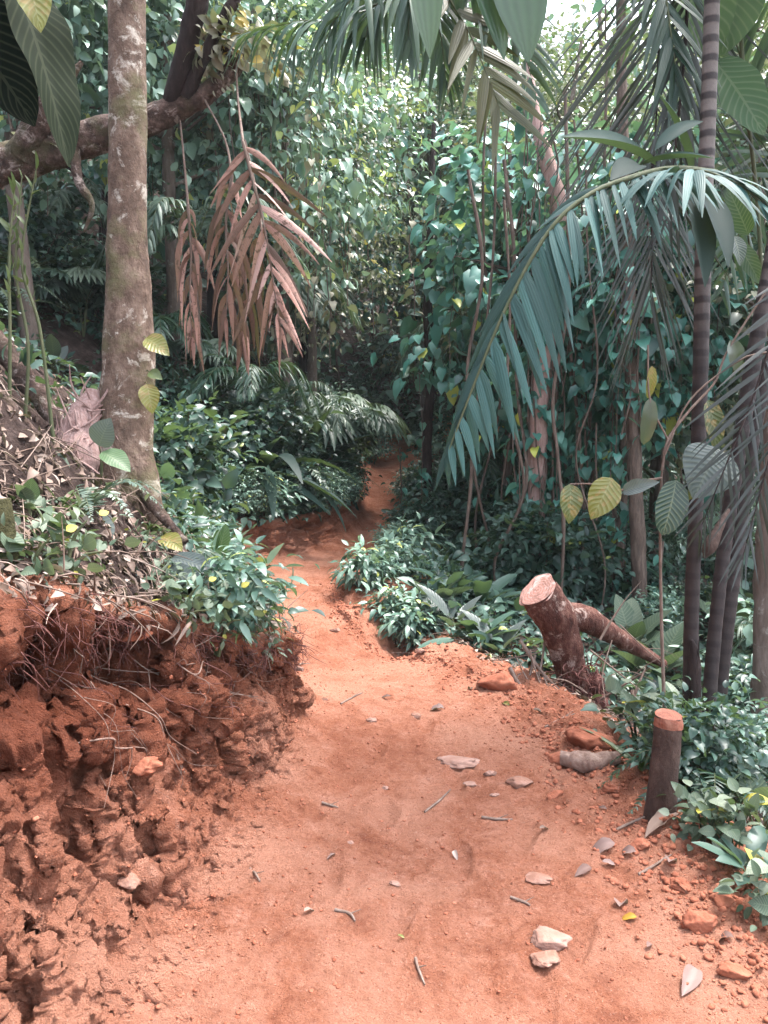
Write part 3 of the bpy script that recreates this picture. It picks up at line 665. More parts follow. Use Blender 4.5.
for key, px, Y, s, lab in [
    ('grey', 40, 8.6, .95, 'grey-leaved tree at the upper left behind the gnarled limb'),
    ('grey', 185, 10.2, 1.0, 'tree with small pale grey leaves behind the pale trunk and dark branch'),
    ('cream', 248, 11.5, 1.05, 'tree hung with cream and yellow leaves above the dead pink frond'),
    ('cream', 298, 11.0, 1.0, 'grey-green tree with yellow flecks behind the hanging palm leaflets at top'),
    ('dark', 300, 15.0, 1.05, 'dark leafy tree behind the small pale palm left of the path bend'),
    ('fine', 312, 13.5, .95, 'fine-leaved olive tree standing left of the far path'),
    ('fine', 505, 16.0, 1.0, 'fine-leaved tree just right of the far path, brownish in the shade'),
    ('heart', 508, 10.4, .85, 'tree curtained with teal heart leaves left of the big grey frond'),
    ('heart', 560, 11.2, .85, 'vine-hung teal tree under the bright gap in the canopy'),
    ('fine', 655, 13.0, 1.1, 'fine-leaved tree behind the dark hanging fronds'),
    ('grey', 655, 9.6, .85, 'pale-leaved low tree behind the slender brown trunk'),
    ('heart', 620, 8.4, .72, 'short tree smothered in teal climbers behind the yellow hanging leaf'),
    ('grey', 735, 10.5, 1.0, 'grey-green tree behind the dark palm stems'),
    ('fine', 790, 8.2, .9, 'fine-leaved tree at the right edge of the picture'),
    ('dark', 215, 14.5, 1.2, 'tall dark tree deep behind the dead pink fronds'),
    ('dark', 110, 12.0, 1.15, 'tall dark tree on the left hillside behind the pale trunk'),
    ('dark', 505, 18.0, 1.3, 'tall dark tree far behind the teal climbers'),
    ('fine', 425, 17.5, 1.1, 'tall fine-leaved tree closing the view above the end of the path'),
    ('dark', 690, 15.5, 1.25, 'tall dark tree far behind the ringed palm stem'),
    ('cream', 455, 18.5, 1.15, 'speckled pale tree high above the far path'),
    ('grey', 300, 19.5, 1.35, 'tall grey tree far up the left hillside'),
    ('grey', 850, 10.5, 1.0, 'grey-green tree on the slope past the right edge'),
    ('dark', 900, 8.0, .8, 'low dark tree on the slope past the right edge'),
    ('grey', 468, 20.5, 1.35, 'tall grey tree closing the gap above the far path'),
    ('fine', 512, 22.0, 1.35, 'tall hazy fine-leaved tree left of the bright canopy gap'),
    ('grey', 590, 19.0, 1.2, 'hazy grey tree right of the bright canopy gap'),
    ('fine', 605, 15.0, 1.2, 'tall hazy fine-leaved tree behind the hanging comb-like fronds'),
    ('fine', 548, 13.0, .95, 'fine-leaved tree between the two teal climbers'),
]:
    plant(key, proto, px, Y, s, lab)

# far mass of leaves on the slopes behind: nobody could count it
fm_ = MB(); rf = np.random.default_rng(77)
C = []
gap_dir = nrm(at(552, 45, 10) - CAM)
while len(C) < 2600:
    Y = rf.uniform(15, 34); X = rf.uniform(-.75, .75) * Y; z = gz(X, Y) + rf.uniform(0, 1) ** 1.4 * 10
    p = np.array([X, Y, z])
    pxm = np.interp(Y, YS, (XL + XR) / 2)
    if abs(X - pxm) < .9 and Y < 19 and z < gz(X, Y) + 2: continue
    if np.dot(nrm(p - CAM), gap_dir) > math.cos(.045): continue
    C.append(p)
C = np.array(C)
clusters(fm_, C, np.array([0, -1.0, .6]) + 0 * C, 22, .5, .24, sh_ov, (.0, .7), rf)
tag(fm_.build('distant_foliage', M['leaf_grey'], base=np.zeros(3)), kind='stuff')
# ------------------------------------------------------------------ left side
rl = np.random.default_rng(21)
# pale lichen-blotched trunk on the bank
base = at(127, 512, 4.2); base[2] = gz(base[0], 4.2)
t = thing('bank_tree', 'pale brown tree trunk with lichen blotches rising from the top of the left bank', 'tree', base)
mb = MB()
P = np.vstack([at(124, 535, 4.2), line((125, 505, 4.2), (124, 440, 4.2), (128, 380, 4.2), (129, 320, 4.2), (127, 230, 4.2), (128, 130, 4.2), (127, 40, 4.2), (127, -80, 4.2), (131, -260, 4.25), (128, -420, 4.3))])
tube(mb, P, [.215, .185, .150, .135, .122, .098, .092, .091, .088, .08, .05], 28, 110, .10, 5, seed=4)
for a, dx, dz in ((0, -.30, -.10), (2, .25, -.22), (3, .05, -.3), (5, -.1, -.25), (6, .38, -.3)):
    e = P[1] + np.array([dx, -.12 - .05 * (a % 3), dz]); tube(mb, [P[2] + np.array([dx * .2, -.03, -.05]), P[1] + np.array([dx * .5, -.09, -.02 + dz * .3]), e], [.085, .065, .02], 10, 18, .2, 8)
for k in range(7):
    a = k * .9; q = P[-2] + np.array([math.cos(a) * 1.3, math.sin(a) * 1.3, .9 + .2 * (k % 3)]); tube(mb, [P[-3 + k % 2], (P[-2] + q) / 2 + [0, 0, .2], q], [.05, .03, .01], 7, 12)
mb.build('trunk', M['bark_tree'], t)
for p0, p1, m_, ti in (((146, 338, 4.1), (166, 349, 4.02), 'leaf_yellowing', .8), ((147, 384, 4.1), (152, 410, 4.04), 'leaf_yellowing', .95), ((149, 372, 4.1), (160, 376, 4.05), 'leaf_lime', .8)):
    b = MB(); a_, e_ = at(*p0), at(*p1); n_ = np.array([.2, -.9, .4]); x_ = shape('ovate', 10, .6, .16, .08, 2); add_leaves(b, x_, a_[None], (e_ - a_)[None], n_[None], [np.linalg.norm(e_ - a_) * 1.05], [ti], [1.1]); tube(b, [a_ + [-.03, .04, .0], a_ + [-.01, .01, .01], a_], .002, 5, 5); b.build('sprout_leaf', M[m_], t)
cb = MB(); C = ell(60, 1.6, 1.6, .7, rl, .2) + P[-1] + np.array([0, .3, .9]); clusters(cb, C, C - P[-1], 12, .22, .16, sh_ov, (.1, .8), rl); cb.build('crown', M['leaf_grey'], t)

# mossy gnarled limb crossing behind it
t = thing('gnarled_tree', 'gnarled mossy limb with dark upright branches crossing behind the pale trunk', 'tree', at(-150, 260, 5.4))
mb = MB()
L = line((-170, 330, 5.4), (-90, 240, 5.4), (-30, 178, 5.4), (30, 158, 5.45), (90, 138, 5.5), (150, 120, 5.5), (195, 100, 5.5), (225, 78, 5.5), (236, 62, 5.5), (232, 50, 5.5), (215, 42, 5.55), (200, 30, 5.6))
tube(mb, L, [.20, .18, .145, .118, .115, .092, .070, .058, .056, .050, .042, .03], 22, 160, .22, 8, seed=9)
mb.build('trunk', M['bark_limb'], t)
for pts, rad in (([(168, 112, 5.5), (175, 92, 5.46), (186, 50, 5.4), (198, 0, 5.35), (212, -70, 5.3), (220, -160, 5.3)], [.045, .066, .064, .068, .066, .05]),
                 ([(186, 98, 5.45), (205, 55, 5.4), (222, 22, 5.4), (243, -15, 5.4), (262, -60, 5.4)], [.045, .04, .035, .035, .02]),
                 ([(22, 156, 5.4), (34, 130, 5.35), (50, 104, 5.3), (68, 80, 5.3), (82, 62, 5.3)], [.10, .085, .07, .035, .012]),
                 ([(36, 128, 5.35), (55, 116, 5.3), (72, 108, 5.25)], [.04, .03, .01]),
                 ([(75, 150, 5.4), (78, 180, 5.35), (92, 205, 5.3), (84, 232, 5.3)], [.035, .03, .02, .008])):
    b = MB(); tube(b, line(*pts), rad, 12, 40, .28, 8, seed=14); b.build('branch', M['bark_dark'] if rad[0] > .04 and pts[0][0] > 100 else M['bark_limb'], t)
rr = rl
for px, py, sz_, nn_ in ((205, 45, .11, 60), (228, 40, .10, 60), (214, 66, .07, 30), (30, 145, .06, 16), (252, 34, .10, 60), (275, 60, .09, 40), (60, 122, .05, 14)):
    ob = MB(); c = at(px, py, 5.42); m = nn_; d = nrm(rr.normal(size=(m, 3)) + [0, 0, .2]); add_leaves(ob, sh_ov[1], c + d * rr.uniform(.02, .16, (m, 1)), d, d[:, ::-1] + [0, 0, .6], sz_ * rr.uniform(.5, 1.2, m), np.where(rr.random(m) < .12, .96, rr.uniform(.1, .9, m)), .9)
    ob.build('foliage', M['leaf_cream'], t)

# huge ribbed leaf close to the lens at the upper left
def between(mb, shp, p0, p1, n, tint=.5, wid=1.0):
    p0, p1 = np.asarray(p0), np.asarray(p1); add_leaves(mb, shp, p0[None], (p1 - p0)[None], np.asarray(n, float)[None], [np.linalg.norm(p1 - p0) * 1.04], [tint], [wid])
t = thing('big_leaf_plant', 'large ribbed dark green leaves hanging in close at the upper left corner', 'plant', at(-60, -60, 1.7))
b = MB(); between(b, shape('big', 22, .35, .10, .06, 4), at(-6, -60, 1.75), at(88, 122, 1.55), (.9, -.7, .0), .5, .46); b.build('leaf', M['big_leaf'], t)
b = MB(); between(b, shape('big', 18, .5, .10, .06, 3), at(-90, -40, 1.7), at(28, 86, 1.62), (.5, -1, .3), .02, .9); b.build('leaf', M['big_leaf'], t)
b = MB(); between(b, shape('ovate', 10, .5, .1, .1, 2), at(26, -30, 1.6), at(41, 22, 1.58), (.5, -1, .1), .8, 1.0); b.build('yellowed_leaf', M['leaf_yellowing'], t)
b = MB(); tube(b, [at(-90, -40, 1.7), at(-60, -110, 1.75), at(2, -60, 1.75)], .008, 6, 14); tube(b, [at(-60, -110, 1.75), at(-160, 40, 1.8), at(-200, 300, 1.8), at(-190, 640, 1.8)], [.008, .012, .014, .016], 8, 30); b.build('stem', M['stem_green'], t)

# dead pink-brown palm fronds hanging from the limb
def dead(label, pts, n, lmax, lw, droop, seed, limp=.3, hook=None, tint=(.0, 1), sides=(1, -1), up=(0, -1, .25), a0=54, a1=14):
    r = np.random.default_rng(seed); P = line(*pts)
    t = thing('dead_frond', label, 'palm frond', P[0], 'dead palm fronds hanging from the limb')
    a, s = MB(), MB(); pinnate(a, P, n, lmax, lw, a0, a1, droop, lambda q: np.clip(.55 + .6 * np.sin(np.pi * q ** .8), .5, 1.1), sides, up, .05, .17, 8, tint, .03, r, s, .011, .35, limp, .22, .6)
    if hook is not None: tube(s, np.vstack([line(*hook), P[:1]]), [.006, .007, .009], 6, 14)
    s.build('midrib', M['twig'], t); a.build('blade', M['frond_dead'], t)
    return t
dead('largest dead pink palm frond with a herringbone of drooping leaflets', [(243, 142, 5.0), (252, 178, 4.95), (262, 215, 4.92), (270, 260, 4.9), (276, 300, 4.9), (281, 328, 4.9)], 16, .46, .042, .46, 3, .06, [(236, 62, 5.45), (238, 100, 5.3)])
dead('brown twisted dead frond hanging left of the herringbone frond', [(232, 175, 5.15), (226, 220, 5.15), (228, 270, 5.1), (226, 320, 5.1)], 10, .40, .036, .9, 6, .6, [(205, 100, 5.4), (225, 140, 5.25)], (0, .6))
dead('narrow bundle of dead palm leaflets hanging furthest left', [(188, 205, 5.3), (191, 250, 5.3), (190, 300, 5.3), (192, 338, 5.3)], 11, .36, .036, .9, 8, .8, [(180, 120, 5.45), (184, 160, 5.4)], (.1, .8))
dead('dark dead frond behind the herringbone frond, leaflets pointing down', [(262, 235, 5.25), (252, 280, 5.25), (246, 320, 5.25), (243, 345, 5.2)], 9, .36, .040, .9, 12, .6, [(245, 140, 5.4), (256, 190, 5.3)], (0, .5))
# ------------------------------------------------------------------ right side: palms, broad leaves
rq = np.random.default_rng(31)
# clump of dark ringed stems
b0 = at(698, 748, 4.0); b0[2] = min(b0[2], gz(b0[0], 4.0)) - .1
t = thing('clumping_palm', 'clump of dark ringed palm stems with grey-green fronds at the right', 'palm', b0)
ring = lambda s: .025 * (np.abs(((s / .085) % 1) - .5) < .22) - .03
def stem(pts, rad):
    b = MB(); tube(b, line(*pts), np.array(rad) * .84, 14, 420, .05, 9, ring=ring, seed=2); o = b.build('stem', M['palm_stem'], t); return o
g = mat('palm_stem'); sep = g.node('ShaderNodeSeparateXYZ'); g.link(g.attr('luv').outputs['Vector'], sep.inputs[0])
fr = g.math('FRACT', g.math('DIVIDE', g.math('ADD', sep.outputs[1], g.math('MULTIPLY', g.noise(6, 3), .02)), .085)); bandf = g.ramp(g.math('ABSOLUTE', g.math('SUBTRACT', fr, .5)), [(.14, (0, 0, 0)), (.24, (1, 1, 1))])
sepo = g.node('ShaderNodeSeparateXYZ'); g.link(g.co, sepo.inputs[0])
pale = g.ramp(g.math('ADD', g.math('DIVIDE', sepo.outputs[2], 4.2), g.math('MULTIPLY', g.math('SUBTRACT', g.noise(3, 4), .5), .5)), [(.52, (0, 0, 0)), (.72, (1, 1, 1))])  # light on the upper stems painted in as a paler colour
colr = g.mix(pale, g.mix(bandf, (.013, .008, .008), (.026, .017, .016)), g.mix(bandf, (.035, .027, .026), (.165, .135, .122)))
colr = g.mix(g.math('MULTIPLY', g.noise(34, 6, .7), .6), colr, (.03, .02, .02))
M['palm_stem'] = g.done(g.bsdf(colr, .7, .35, g.noise(50, 5), .4, .01))
stem([(688, 790, 4.0), (690, 700, 4.0), (692, 600, 4.0), (697, 480, 4.0), (701, 350, 4.0), (704, 220, 4.0), (708, 120, 4.0), (712, 0, 4.0), (714, -120, 4.0), (716, -230, 4.0)], [.052, .047, .044, .043, .045, .047, .044, .043, .040, .036])
stem([(703, 790, 4.1), (709, 700, 4.12), (718, 600, 4.15), (728, 520, 4.2), (742, 430, 4.2), (757, 340, 4.2), (775, 240, 4.2), (805, 60, 4.25), (830, -120, 4.3)], [.052, .045, .042, .045, .047, .048, .045, .040, .036])
stem([(716, 790, 4.25), (719, 700, 4.25), (727, 620, 4.25), (735, 560, 4.28), (744, 490, 4.3), (760, 400, 4.3), (790, 280, 4.35), (840, 60, 4.4)], [.055, .05, .05, .05, .048, .046, .042, .036])
b = MB(); tube(b, line((694, 770, 3.95), (695, 700, 3.95), (694, 655, 3.95), (692, 640, 3.95)), [.035, .033, .028, .006], 9, 30, .3, 12); tube(b, line((697, 690, 3.93), (699, 640, 3.93)), [.012, .002], 6, 8); b.build('dead_stem', M['bark_dark'], t)
b = MB(); tube(b, line((728, 510, 4.1), (718, 530, 4.0), (710, 546, 3.95), (704, 558, 3.93)), [.012, .024, .036, .010], 10, 26, .1, 8); b.build('flower_bud', M['bark_stump'], t)

def frond(par, pts, n, lmax, lw, m, a0=68, a1=22, droop=.5, seed=1, up=(0, 0, 1), sides=(1, -1), tint=(.2, .9), prof=None, limp=0.0, srad=.010, lift=.12, jit=.08, start=.06, fold=.3, name='frond', sm_='stem_green', seg=7):
    r = np.random.default_rng(seed); a, s = MB(), MB()
    pinnate(a, line(*pts), n, lmax, lw, a0, a1, droop, prof, sides, up, lift, jit, seg, tint, start, r, s, srad, fold, limp)
    o = a.build(name, M[m], par); s.build('midrib', M[sm_], o, base=np.array(par.location)); return o
long_ = lambda q: np.clip(.35 + 1.2 * q, 0, 1) * np.clip((1.12 - q) * 2.6, .25, 1)
# the great grey-green frond arching out to the left over the ravine
frond(t, [(716, 172, 3.7), (672, 168, 3.45), (628, 178, 3.25), (590, 194, 3.15), (556, 222, 3.1), (525, 270, 3.08), (496, 330, 3.06), (468, 400, 3.05), (446, 458, 3.05)], 40, .40, .044, 'frond_grey', 72, 34, .42, 4, (.25, -.75, .65), (-1,), (.3, 1), long_, .06, .013, .1, .06, .16)
frond(t, [(640, 175, 3.28), (590, 194, 3.15), (556, 222, 3.1), (525, 270, 3.08), (496, 330, 3.06), (468, 400, 3.05), (448, 452, 3.05)], 15, .34, .034, 'frond_grey', 22, 5, .35, 5, (.25, -.75, .65), (1,), (0, .3), None, .1, .006, -.1, .05, .1)
frond(t, [(706, 178, 3.9), (690, 172, 3.6), (672, 172, 3.3), (700, 170, 3.0), (738, 184, 2.9), (765, 205, 2.85)], 19, .36, .040, 'frond_grey', 70, 18, .6, 9, (0, -.5, .8), (1, -1), (.3, 1), long_, .15, .010, start=.3)
# dark blades
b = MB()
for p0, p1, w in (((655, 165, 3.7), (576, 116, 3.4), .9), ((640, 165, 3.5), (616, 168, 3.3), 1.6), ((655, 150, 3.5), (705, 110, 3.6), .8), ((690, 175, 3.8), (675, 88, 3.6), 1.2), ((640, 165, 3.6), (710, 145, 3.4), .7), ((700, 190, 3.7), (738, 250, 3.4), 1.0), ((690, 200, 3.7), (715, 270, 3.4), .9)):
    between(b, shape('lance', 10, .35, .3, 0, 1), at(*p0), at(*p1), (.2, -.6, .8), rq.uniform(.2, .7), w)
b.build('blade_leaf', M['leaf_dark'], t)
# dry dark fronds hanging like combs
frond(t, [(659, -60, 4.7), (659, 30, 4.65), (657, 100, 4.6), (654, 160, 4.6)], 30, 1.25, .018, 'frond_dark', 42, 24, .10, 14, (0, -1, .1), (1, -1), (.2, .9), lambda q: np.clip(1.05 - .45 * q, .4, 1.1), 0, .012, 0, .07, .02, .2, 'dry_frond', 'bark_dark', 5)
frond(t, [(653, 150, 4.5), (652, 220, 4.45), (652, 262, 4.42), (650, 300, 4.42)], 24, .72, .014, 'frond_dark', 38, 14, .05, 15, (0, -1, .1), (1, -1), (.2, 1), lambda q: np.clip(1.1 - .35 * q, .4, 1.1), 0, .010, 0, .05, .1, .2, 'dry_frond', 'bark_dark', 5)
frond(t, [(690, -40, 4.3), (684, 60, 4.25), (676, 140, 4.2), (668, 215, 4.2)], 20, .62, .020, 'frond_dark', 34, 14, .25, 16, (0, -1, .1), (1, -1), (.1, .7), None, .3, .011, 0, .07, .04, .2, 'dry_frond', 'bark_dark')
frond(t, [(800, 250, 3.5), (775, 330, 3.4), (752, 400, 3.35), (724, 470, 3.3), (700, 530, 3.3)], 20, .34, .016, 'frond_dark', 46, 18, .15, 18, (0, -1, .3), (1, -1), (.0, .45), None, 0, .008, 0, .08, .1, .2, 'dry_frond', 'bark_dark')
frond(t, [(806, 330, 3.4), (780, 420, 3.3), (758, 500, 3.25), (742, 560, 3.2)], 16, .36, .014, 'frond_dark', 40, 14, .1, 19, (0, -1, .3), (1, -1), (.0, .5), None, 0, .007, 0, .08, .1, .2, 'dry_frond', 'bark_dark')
# the crowns of the three stems, above the picture
for k, (px, py, Y_) in enumerate(((716, -230, 4.0), (830, -120, 4.3), (840, 60, 4.4))):
    c = at(px, py, Y_)
    for q in range(5):
        az = .6 + q * 1.26 + k; d = np.array([math.cos(az), math.sin(az), 0]); a_, s_ = MB(), MB(); r_ = np.random.default_rng(900 + k * 7 + q)
        pinnate(a_, [c, c + d * .35 + [0, 0, .55], c + d * .85 + [0, 0, .6], c + d * 1.25 + [0, 0, .25]], 20, .42, .04, 64, 24, .5, None, (1, -1), (0, 0, 1), .1, .08, 6, (.2, .8), .1, r_, s_, .010, .3, .1)
        o = a_.build('frond', M['frond_green'], t); s_.build('midrib', M['stem_green'], o, base=np.array(t.location))
# green fronds at the upper right corner
frond(t, [(790, 190, 4.9), (762, 110, 4.9), (735, 40, 4.85), (716, -40, 4.8)], 22, .55, .040, 'frond_green', 66, 26, .2, 20, (0, -1, .2), (1, -1), (.1, .8))
frond(t, [(800, 60, 5.2), (770, 150, 5.1), (740, 230, 5.1), (722, 290, 5.1)], 22, .5, .038, 'frond_green', 62, 24, .3, 22, (0, -1, .3), (1, -1), (.2, .9))
frond(t, [(640, -90, 4.4), (662, -20, 4.3), (672, 40, 4.2), (678, 90, 4.2)], 15, .5, .040, 'frond_green', 44, 16, .4, 23, (0, -1, .2), (1, -1), (.0, .2))

# broad pale green leaves between the stems at the top right
t = thing('broadleaf_climber', 'bright green broad leaves behind the ringed palm stem at the upper right', 'plant', at(760, 330, 4.6))
for p0, p1, w, ti, k in (((695, -70, 4.5), (716, 46, 4.4), 1.0, .75, 'leaf_ribbed'), ((745, -40, 4.6), (722, 44, 4.5), 1.2, .85, 'leaf_ribbed'), ((714, 60, 4.5), (764, 118, 4.2), .9, .6, 'leaf_ribbed'), ((728, 112, 4.6), (785, 92, 4.3), .8, .25, 'leaf_ribbed'), ((748, 235, 4.4), (732, 190, 4.3), 1.0, .2, 'leaf_ribbed'), ((735, 240, 4.4), (762, 280, 4.3), .7, .15, 'leaf_ribbed')):
    b = MB(); between(b, shape('big', 12, .4, .1, .05, 2), at(*p0), at(*p1), (-.2, -1, .05), ti, w); b.build('leaf', M[k], t)
b = MB(); tube(b, line((765, 340, 4.7), (757, 200, 4.7), (745, 90, 4.6), (735, -50, 4.6)), .012, 6, 30)
for e in ((720, 62, 4.5), (738, 110, 4.6), (748, 235, 4.4), (735, 240, 4.4)): tube(b, [at(*e), at(752, e[1] + 30, 4.66)], .005, 5, 6)
b.build('stem', M['stem_green'], t)

# climbing palm whose fronds hang in from above the frame
t = thing('climbing_palm', 'palm fronds with long narrow leaflets hanging in from the top centre', 'palm', at(430, -90, 4.6))
frond(t, [(425, -80, 4.6), (400, -15, 4.5), (350, 16, 4.45), (295, 22, 4.45), (246, 34, 4.5)], 24, .56, .030, 'frond_green', 60, 24, .75, 41, (0, -.1, 1), (1, -1), (.1, .9), None, .55, .010)
frond(t, [(425, -80, 4.6), (440, -20, 4.4), (468, 30, 4.3), (486, 72, 4.25), (500, 108, 4.25)], 13, .36, .055, 'frond_olive', 66, 30, .25, 43, (0, -1, .45), (1, -1), (.2, .9), lambda q: np.clip(.9 + .2 * q, 0, 1), .0, .009, start=.25)
frond(t, [(425, -80, 4.6), (415, -35, 4.2), (410, 0, 4.1), (408, 40, 4.1)], 15, .46, .045, 'frond_green', 40, 14, .6, 44, (0, -1, .3), (1, -1), (.1, 1), None, .5, .009, start=.1)
frond(t, [(425, -80, 4.6), (390, -30, 4.6), (375, 0, 4.6), (365, 40, 4.6)], 16, .50, .028, 'frond_green', 50, 18, .5, 45, (0, -1, .4), (1, -1), (.0, .6), None, .4, .008)
frond(t, [(425, -80, 4.6), (452, -40, 4.5), (490, 0, 4.4), (522, 50, 4.35), (536, 96, 4.35)], 18, .40, .036, 'frond_green', 60, 24, .4, 46, (0, -1, .5), (1, -1), (.3, 1), None, .2, .008)
frond(t, [(425, -80, 4.6), (395, -50, 4.5), (360, -10, 4.4), (335, 20, 4.4), (318, 60, 4.4)], 20, .42, .028, 'frond_green', 58, 22, .6, 47, (0, -1, .5), (1, -1), (.2, 1), None, .4, .008)
frond(t, [(425, -80, 4.6), (430, -20, 4.5), (440, 30, 4.45), (446, 80, 4.45)], 18, .42, .034, 'frond_green', 46, 18, .5, 48, (0, -1, .3), (1, -1), (.2, 1), None, .3, .008)
b = MB()
for p0, p1, w, ti in (((505, -60, 4.2), (533, 48, 4.1), 1.9, .8), ((470, -60, 4.2), (508, 45, 4.1), 1.1, .75), ((420, -50, 3.9), (432, 45, 3.8), 1.2, .95), ((480, -40, 4.3), (478, 22, 4.3), 1.2, .5), ((455, -60, 4.3), (462, 16, 4.3), 1.0, .7), ((565, -50, 4.4), (520, 5, 4.3), 2.0, .8), ((437, -50, 4.2), (420, 40, 4.2), .9, .2)):
    between(b, shape('lance', 12, .3, .25, 0, 1), at(*p0), at(*p1), (.1, -1, .35), ti, w)
b.build('blade_leaf', M['frond_green'], t)
b = MB(); tube(b, np.vstack([line((430, -60, 4.6), (380, -170, 4.55), (280, -260, 4.45), (180, -330, 4.35)), at(135, -360, 4.3)[None]]), .018, 8, 30); tube(b, [at(430, -60, 4.6), at(520, -120, 4.5), at(560, -60, 4.4), at(565, -50, 4.4)], .008, 6, 14); b.build('stem', M['stem_green'], t)

# spotted broad leaves on a thin twig in front of the dark stems
t = thing('broadleaf_sapling', 'thin branching sapling with yellowing and ribbed broad leaves before the dark stems', 'plant', at(640, 820, 3.7))
b = MB(); tube(b, line((668, 800, 3.7), (662, 640, 3.65), (660, 520, 3.55), (662, 470, 3.5)), [.010, .008, .006, .005], 6, 24)
tube(b, line((662, 478, 3.5), (640, 482, 3.5), (622, 490, 3.5), (604, 488, 3.5), (592, 484, 3.5), (570, 484, 3.5)), [.006, .007, .006, .005, .004, .003], 6, 24)
tube(b, line((662, 470, 3.5), (668, 440, 3.52), (690, 410, 3.55), (715, 382, 3.6), (728, 350, 3.6), (770, 285, 3.6)), [.006, .006, .006, .005, .005, .004], 6, 26)
tube(b, line((665, 455, 3.5), (690, 400, 3.5), (740, 360, 3.5), (768, 352, 3.5)), .004, 6, 14); tube(b, line((668, 440, 3.52), (650, 400, 3.5), (648, 345, 3.5)), .004, 6, 12)
b.build('stem', M['twig'], t)
for p0, p1, w, ti, k, sh_ in (((612, 478, 3.48), (594, 517, 3.42), 1.15, .8, 'leaf_yellowing', 'ovate'), ((570, 484, 3.5), (572, 522, 3.45), 1.0, .45, 'leaf_yellowing', 'ovate'), ((622, 492, 3.5), (655, 480, 3.4), .7, .9, 'leaf_silver', 'ovate'),
                              ((676, 480, 3.45), (668, 532, 3.36), 1.35, .5, 'leaf_striped', 'oblong'), ((717, 448, 3.5), (700, 492, 3.36), 1.6, .5, 'leaf_silver', 'ovate'), ((650, 398, 3.5), (648, 444, 3.48), .85, .05, 'leaf_olive', 'oblong'),
                              ((652, 366, 3.5), (651, 398, 3.5), .8, .9, 'leaf_yellowing', 'oblong'), ((708, 400, 3.55), (722, 445, 3.5), 1.1, .2, 'leaf_yellowing', 'oblong'), ((734, 236, 3.6), (744, 262, 3.55), .9, .1, 'leaf_striped', 'ovate'), ((730, 340, 3.6), (742, 372, 3.6), 1.0, .05, 'leaf_olive', 'ovate'),
                              ((700, 480, 3.5), (690, 500, 3.5), 1.0, .5, 'leaf_yellowing', 'ovate')):
    b = MB(); between(b, shape(sh_, 12, .45, .14, .05, 2), at(*p0), at(*p1), (.15, -1, .55), ti, w); b.build('leaf', M[k], t)

# vine-wrapped trunks further back
def vinetree(name, label, pts, rad, bark, nv, seed, lm='leaf_teal', ls=.13, strand=1.6, cat='tree', group=None):
    r = np.random.default_rng(seed); P = line(*pts); base = P[0].copy(); base[2] = gz(P[0][0], P[0][1]); P[0][2] = min(P[0][2], base[2] - .1)
    t = thing(name, label, cat, base, group); b = MB(); tube(b, P, rad, 12, 60, .3, 6, seed=seed); b.build('trunk', M[bark], t)
    if nv:
        vs, vl = MB(), MB(); Q = spline(P, 50)
        for k in range(nv):
            a = Q[r.integers(8, 50)] + r.normal(0, .16, 3) * [1, .6, 0]; vine_strand(vs, vl, a, min(strand * r.uniform(.4, 1.1), a[2] - base[2] + .2), r, ls, 7, rad=.009)
        v = vs.build('hanging_vine', M['bark_vine'], t); vl.build('vine_foliage', M[lm], v, base=np.array(t.location))
    return t
vinetree('dead_tree', 'leaning pinkish dead trunk draped with thin vines behind the great frond', [(533, 640, 8.2), (536, 520, 8.2), (538, 440, 8.2), (545, 350, 8.2), (556, 270, 8.2), (560, 215, 8.2), (548, 165, 8.2), (538, 128, 8.2), (528, 60, 8.3)], [.085, .09, .095, .10, .085, .085, .08, .055, .03], 'deadwood', 64, 51, 'leaf_teal', .14, 2.2)
vinetree('slender_tree', 'slender brown trunk standing between the cut log and the dark palm stems', [(641, 700, 7.6), (640, 600, 7.6), (636, 500, 7.6), (632, 400, 7.6), (628, 280, 7.6), (622, 100, 7.7), (620, -60, 7.7)], [.085, .075, .07, .065, .06, .05, .04], 'bark_vine', 22, 52, 'leaf_teal', .12, 1.4)
vinetree('smooth_bark_tree', 'smooth pinkish trunk at the right edge of the picture', [(766, 760, 5.0), (766, 640, 5.0), (768, 560, 5.0), (772, 480, 5.0), (780, 300, 5.0), (790, -40, 5.0)], [.09, .08, .075, .07, .065, .05], 'bark_grey', 0, 53)
vinetree('thin_dark_tree', 'thin near-black trunk just right of the far path', [(427, 520, 11.5), (427, 440, 11.5), (430, 380, 11.5), (428, 300, 11.5), (434, 120, 11.5)], [.075, .07, .065, .06, .03], 'bark_dark', 6, 54)
lv = [(463, 640, 8.0, 330), (484, 640, 8.4, 300), (500, 650, 7.8, 360), (515, 640, 8.2, 320), (574, 640, 8.0, 250), (585, 620, 8.3, 280), (598, 640, 7.5, 330), (610, 600, 8.4, 200), (480, 600, 9.5, 250), (560, 600, 7.4, 380), (336, 420, 10.2, 310), (341, 420, 10.3, 325)]
wh = ['left of the lowest tip of the great frond', 'under the tip of the great frond', 'right of the tip of the great frond', 'between the great frond and the dead trunk', 'just right of the dead trunk', 'second to the right of the dead trunk', 'midway between the dead and the slender trunk', 'left beside the slender trunk', 'deep in the shade below the great frond', 'behind the cut log', 'of the small pale palm, left one', 'of the small pale palm, right one']
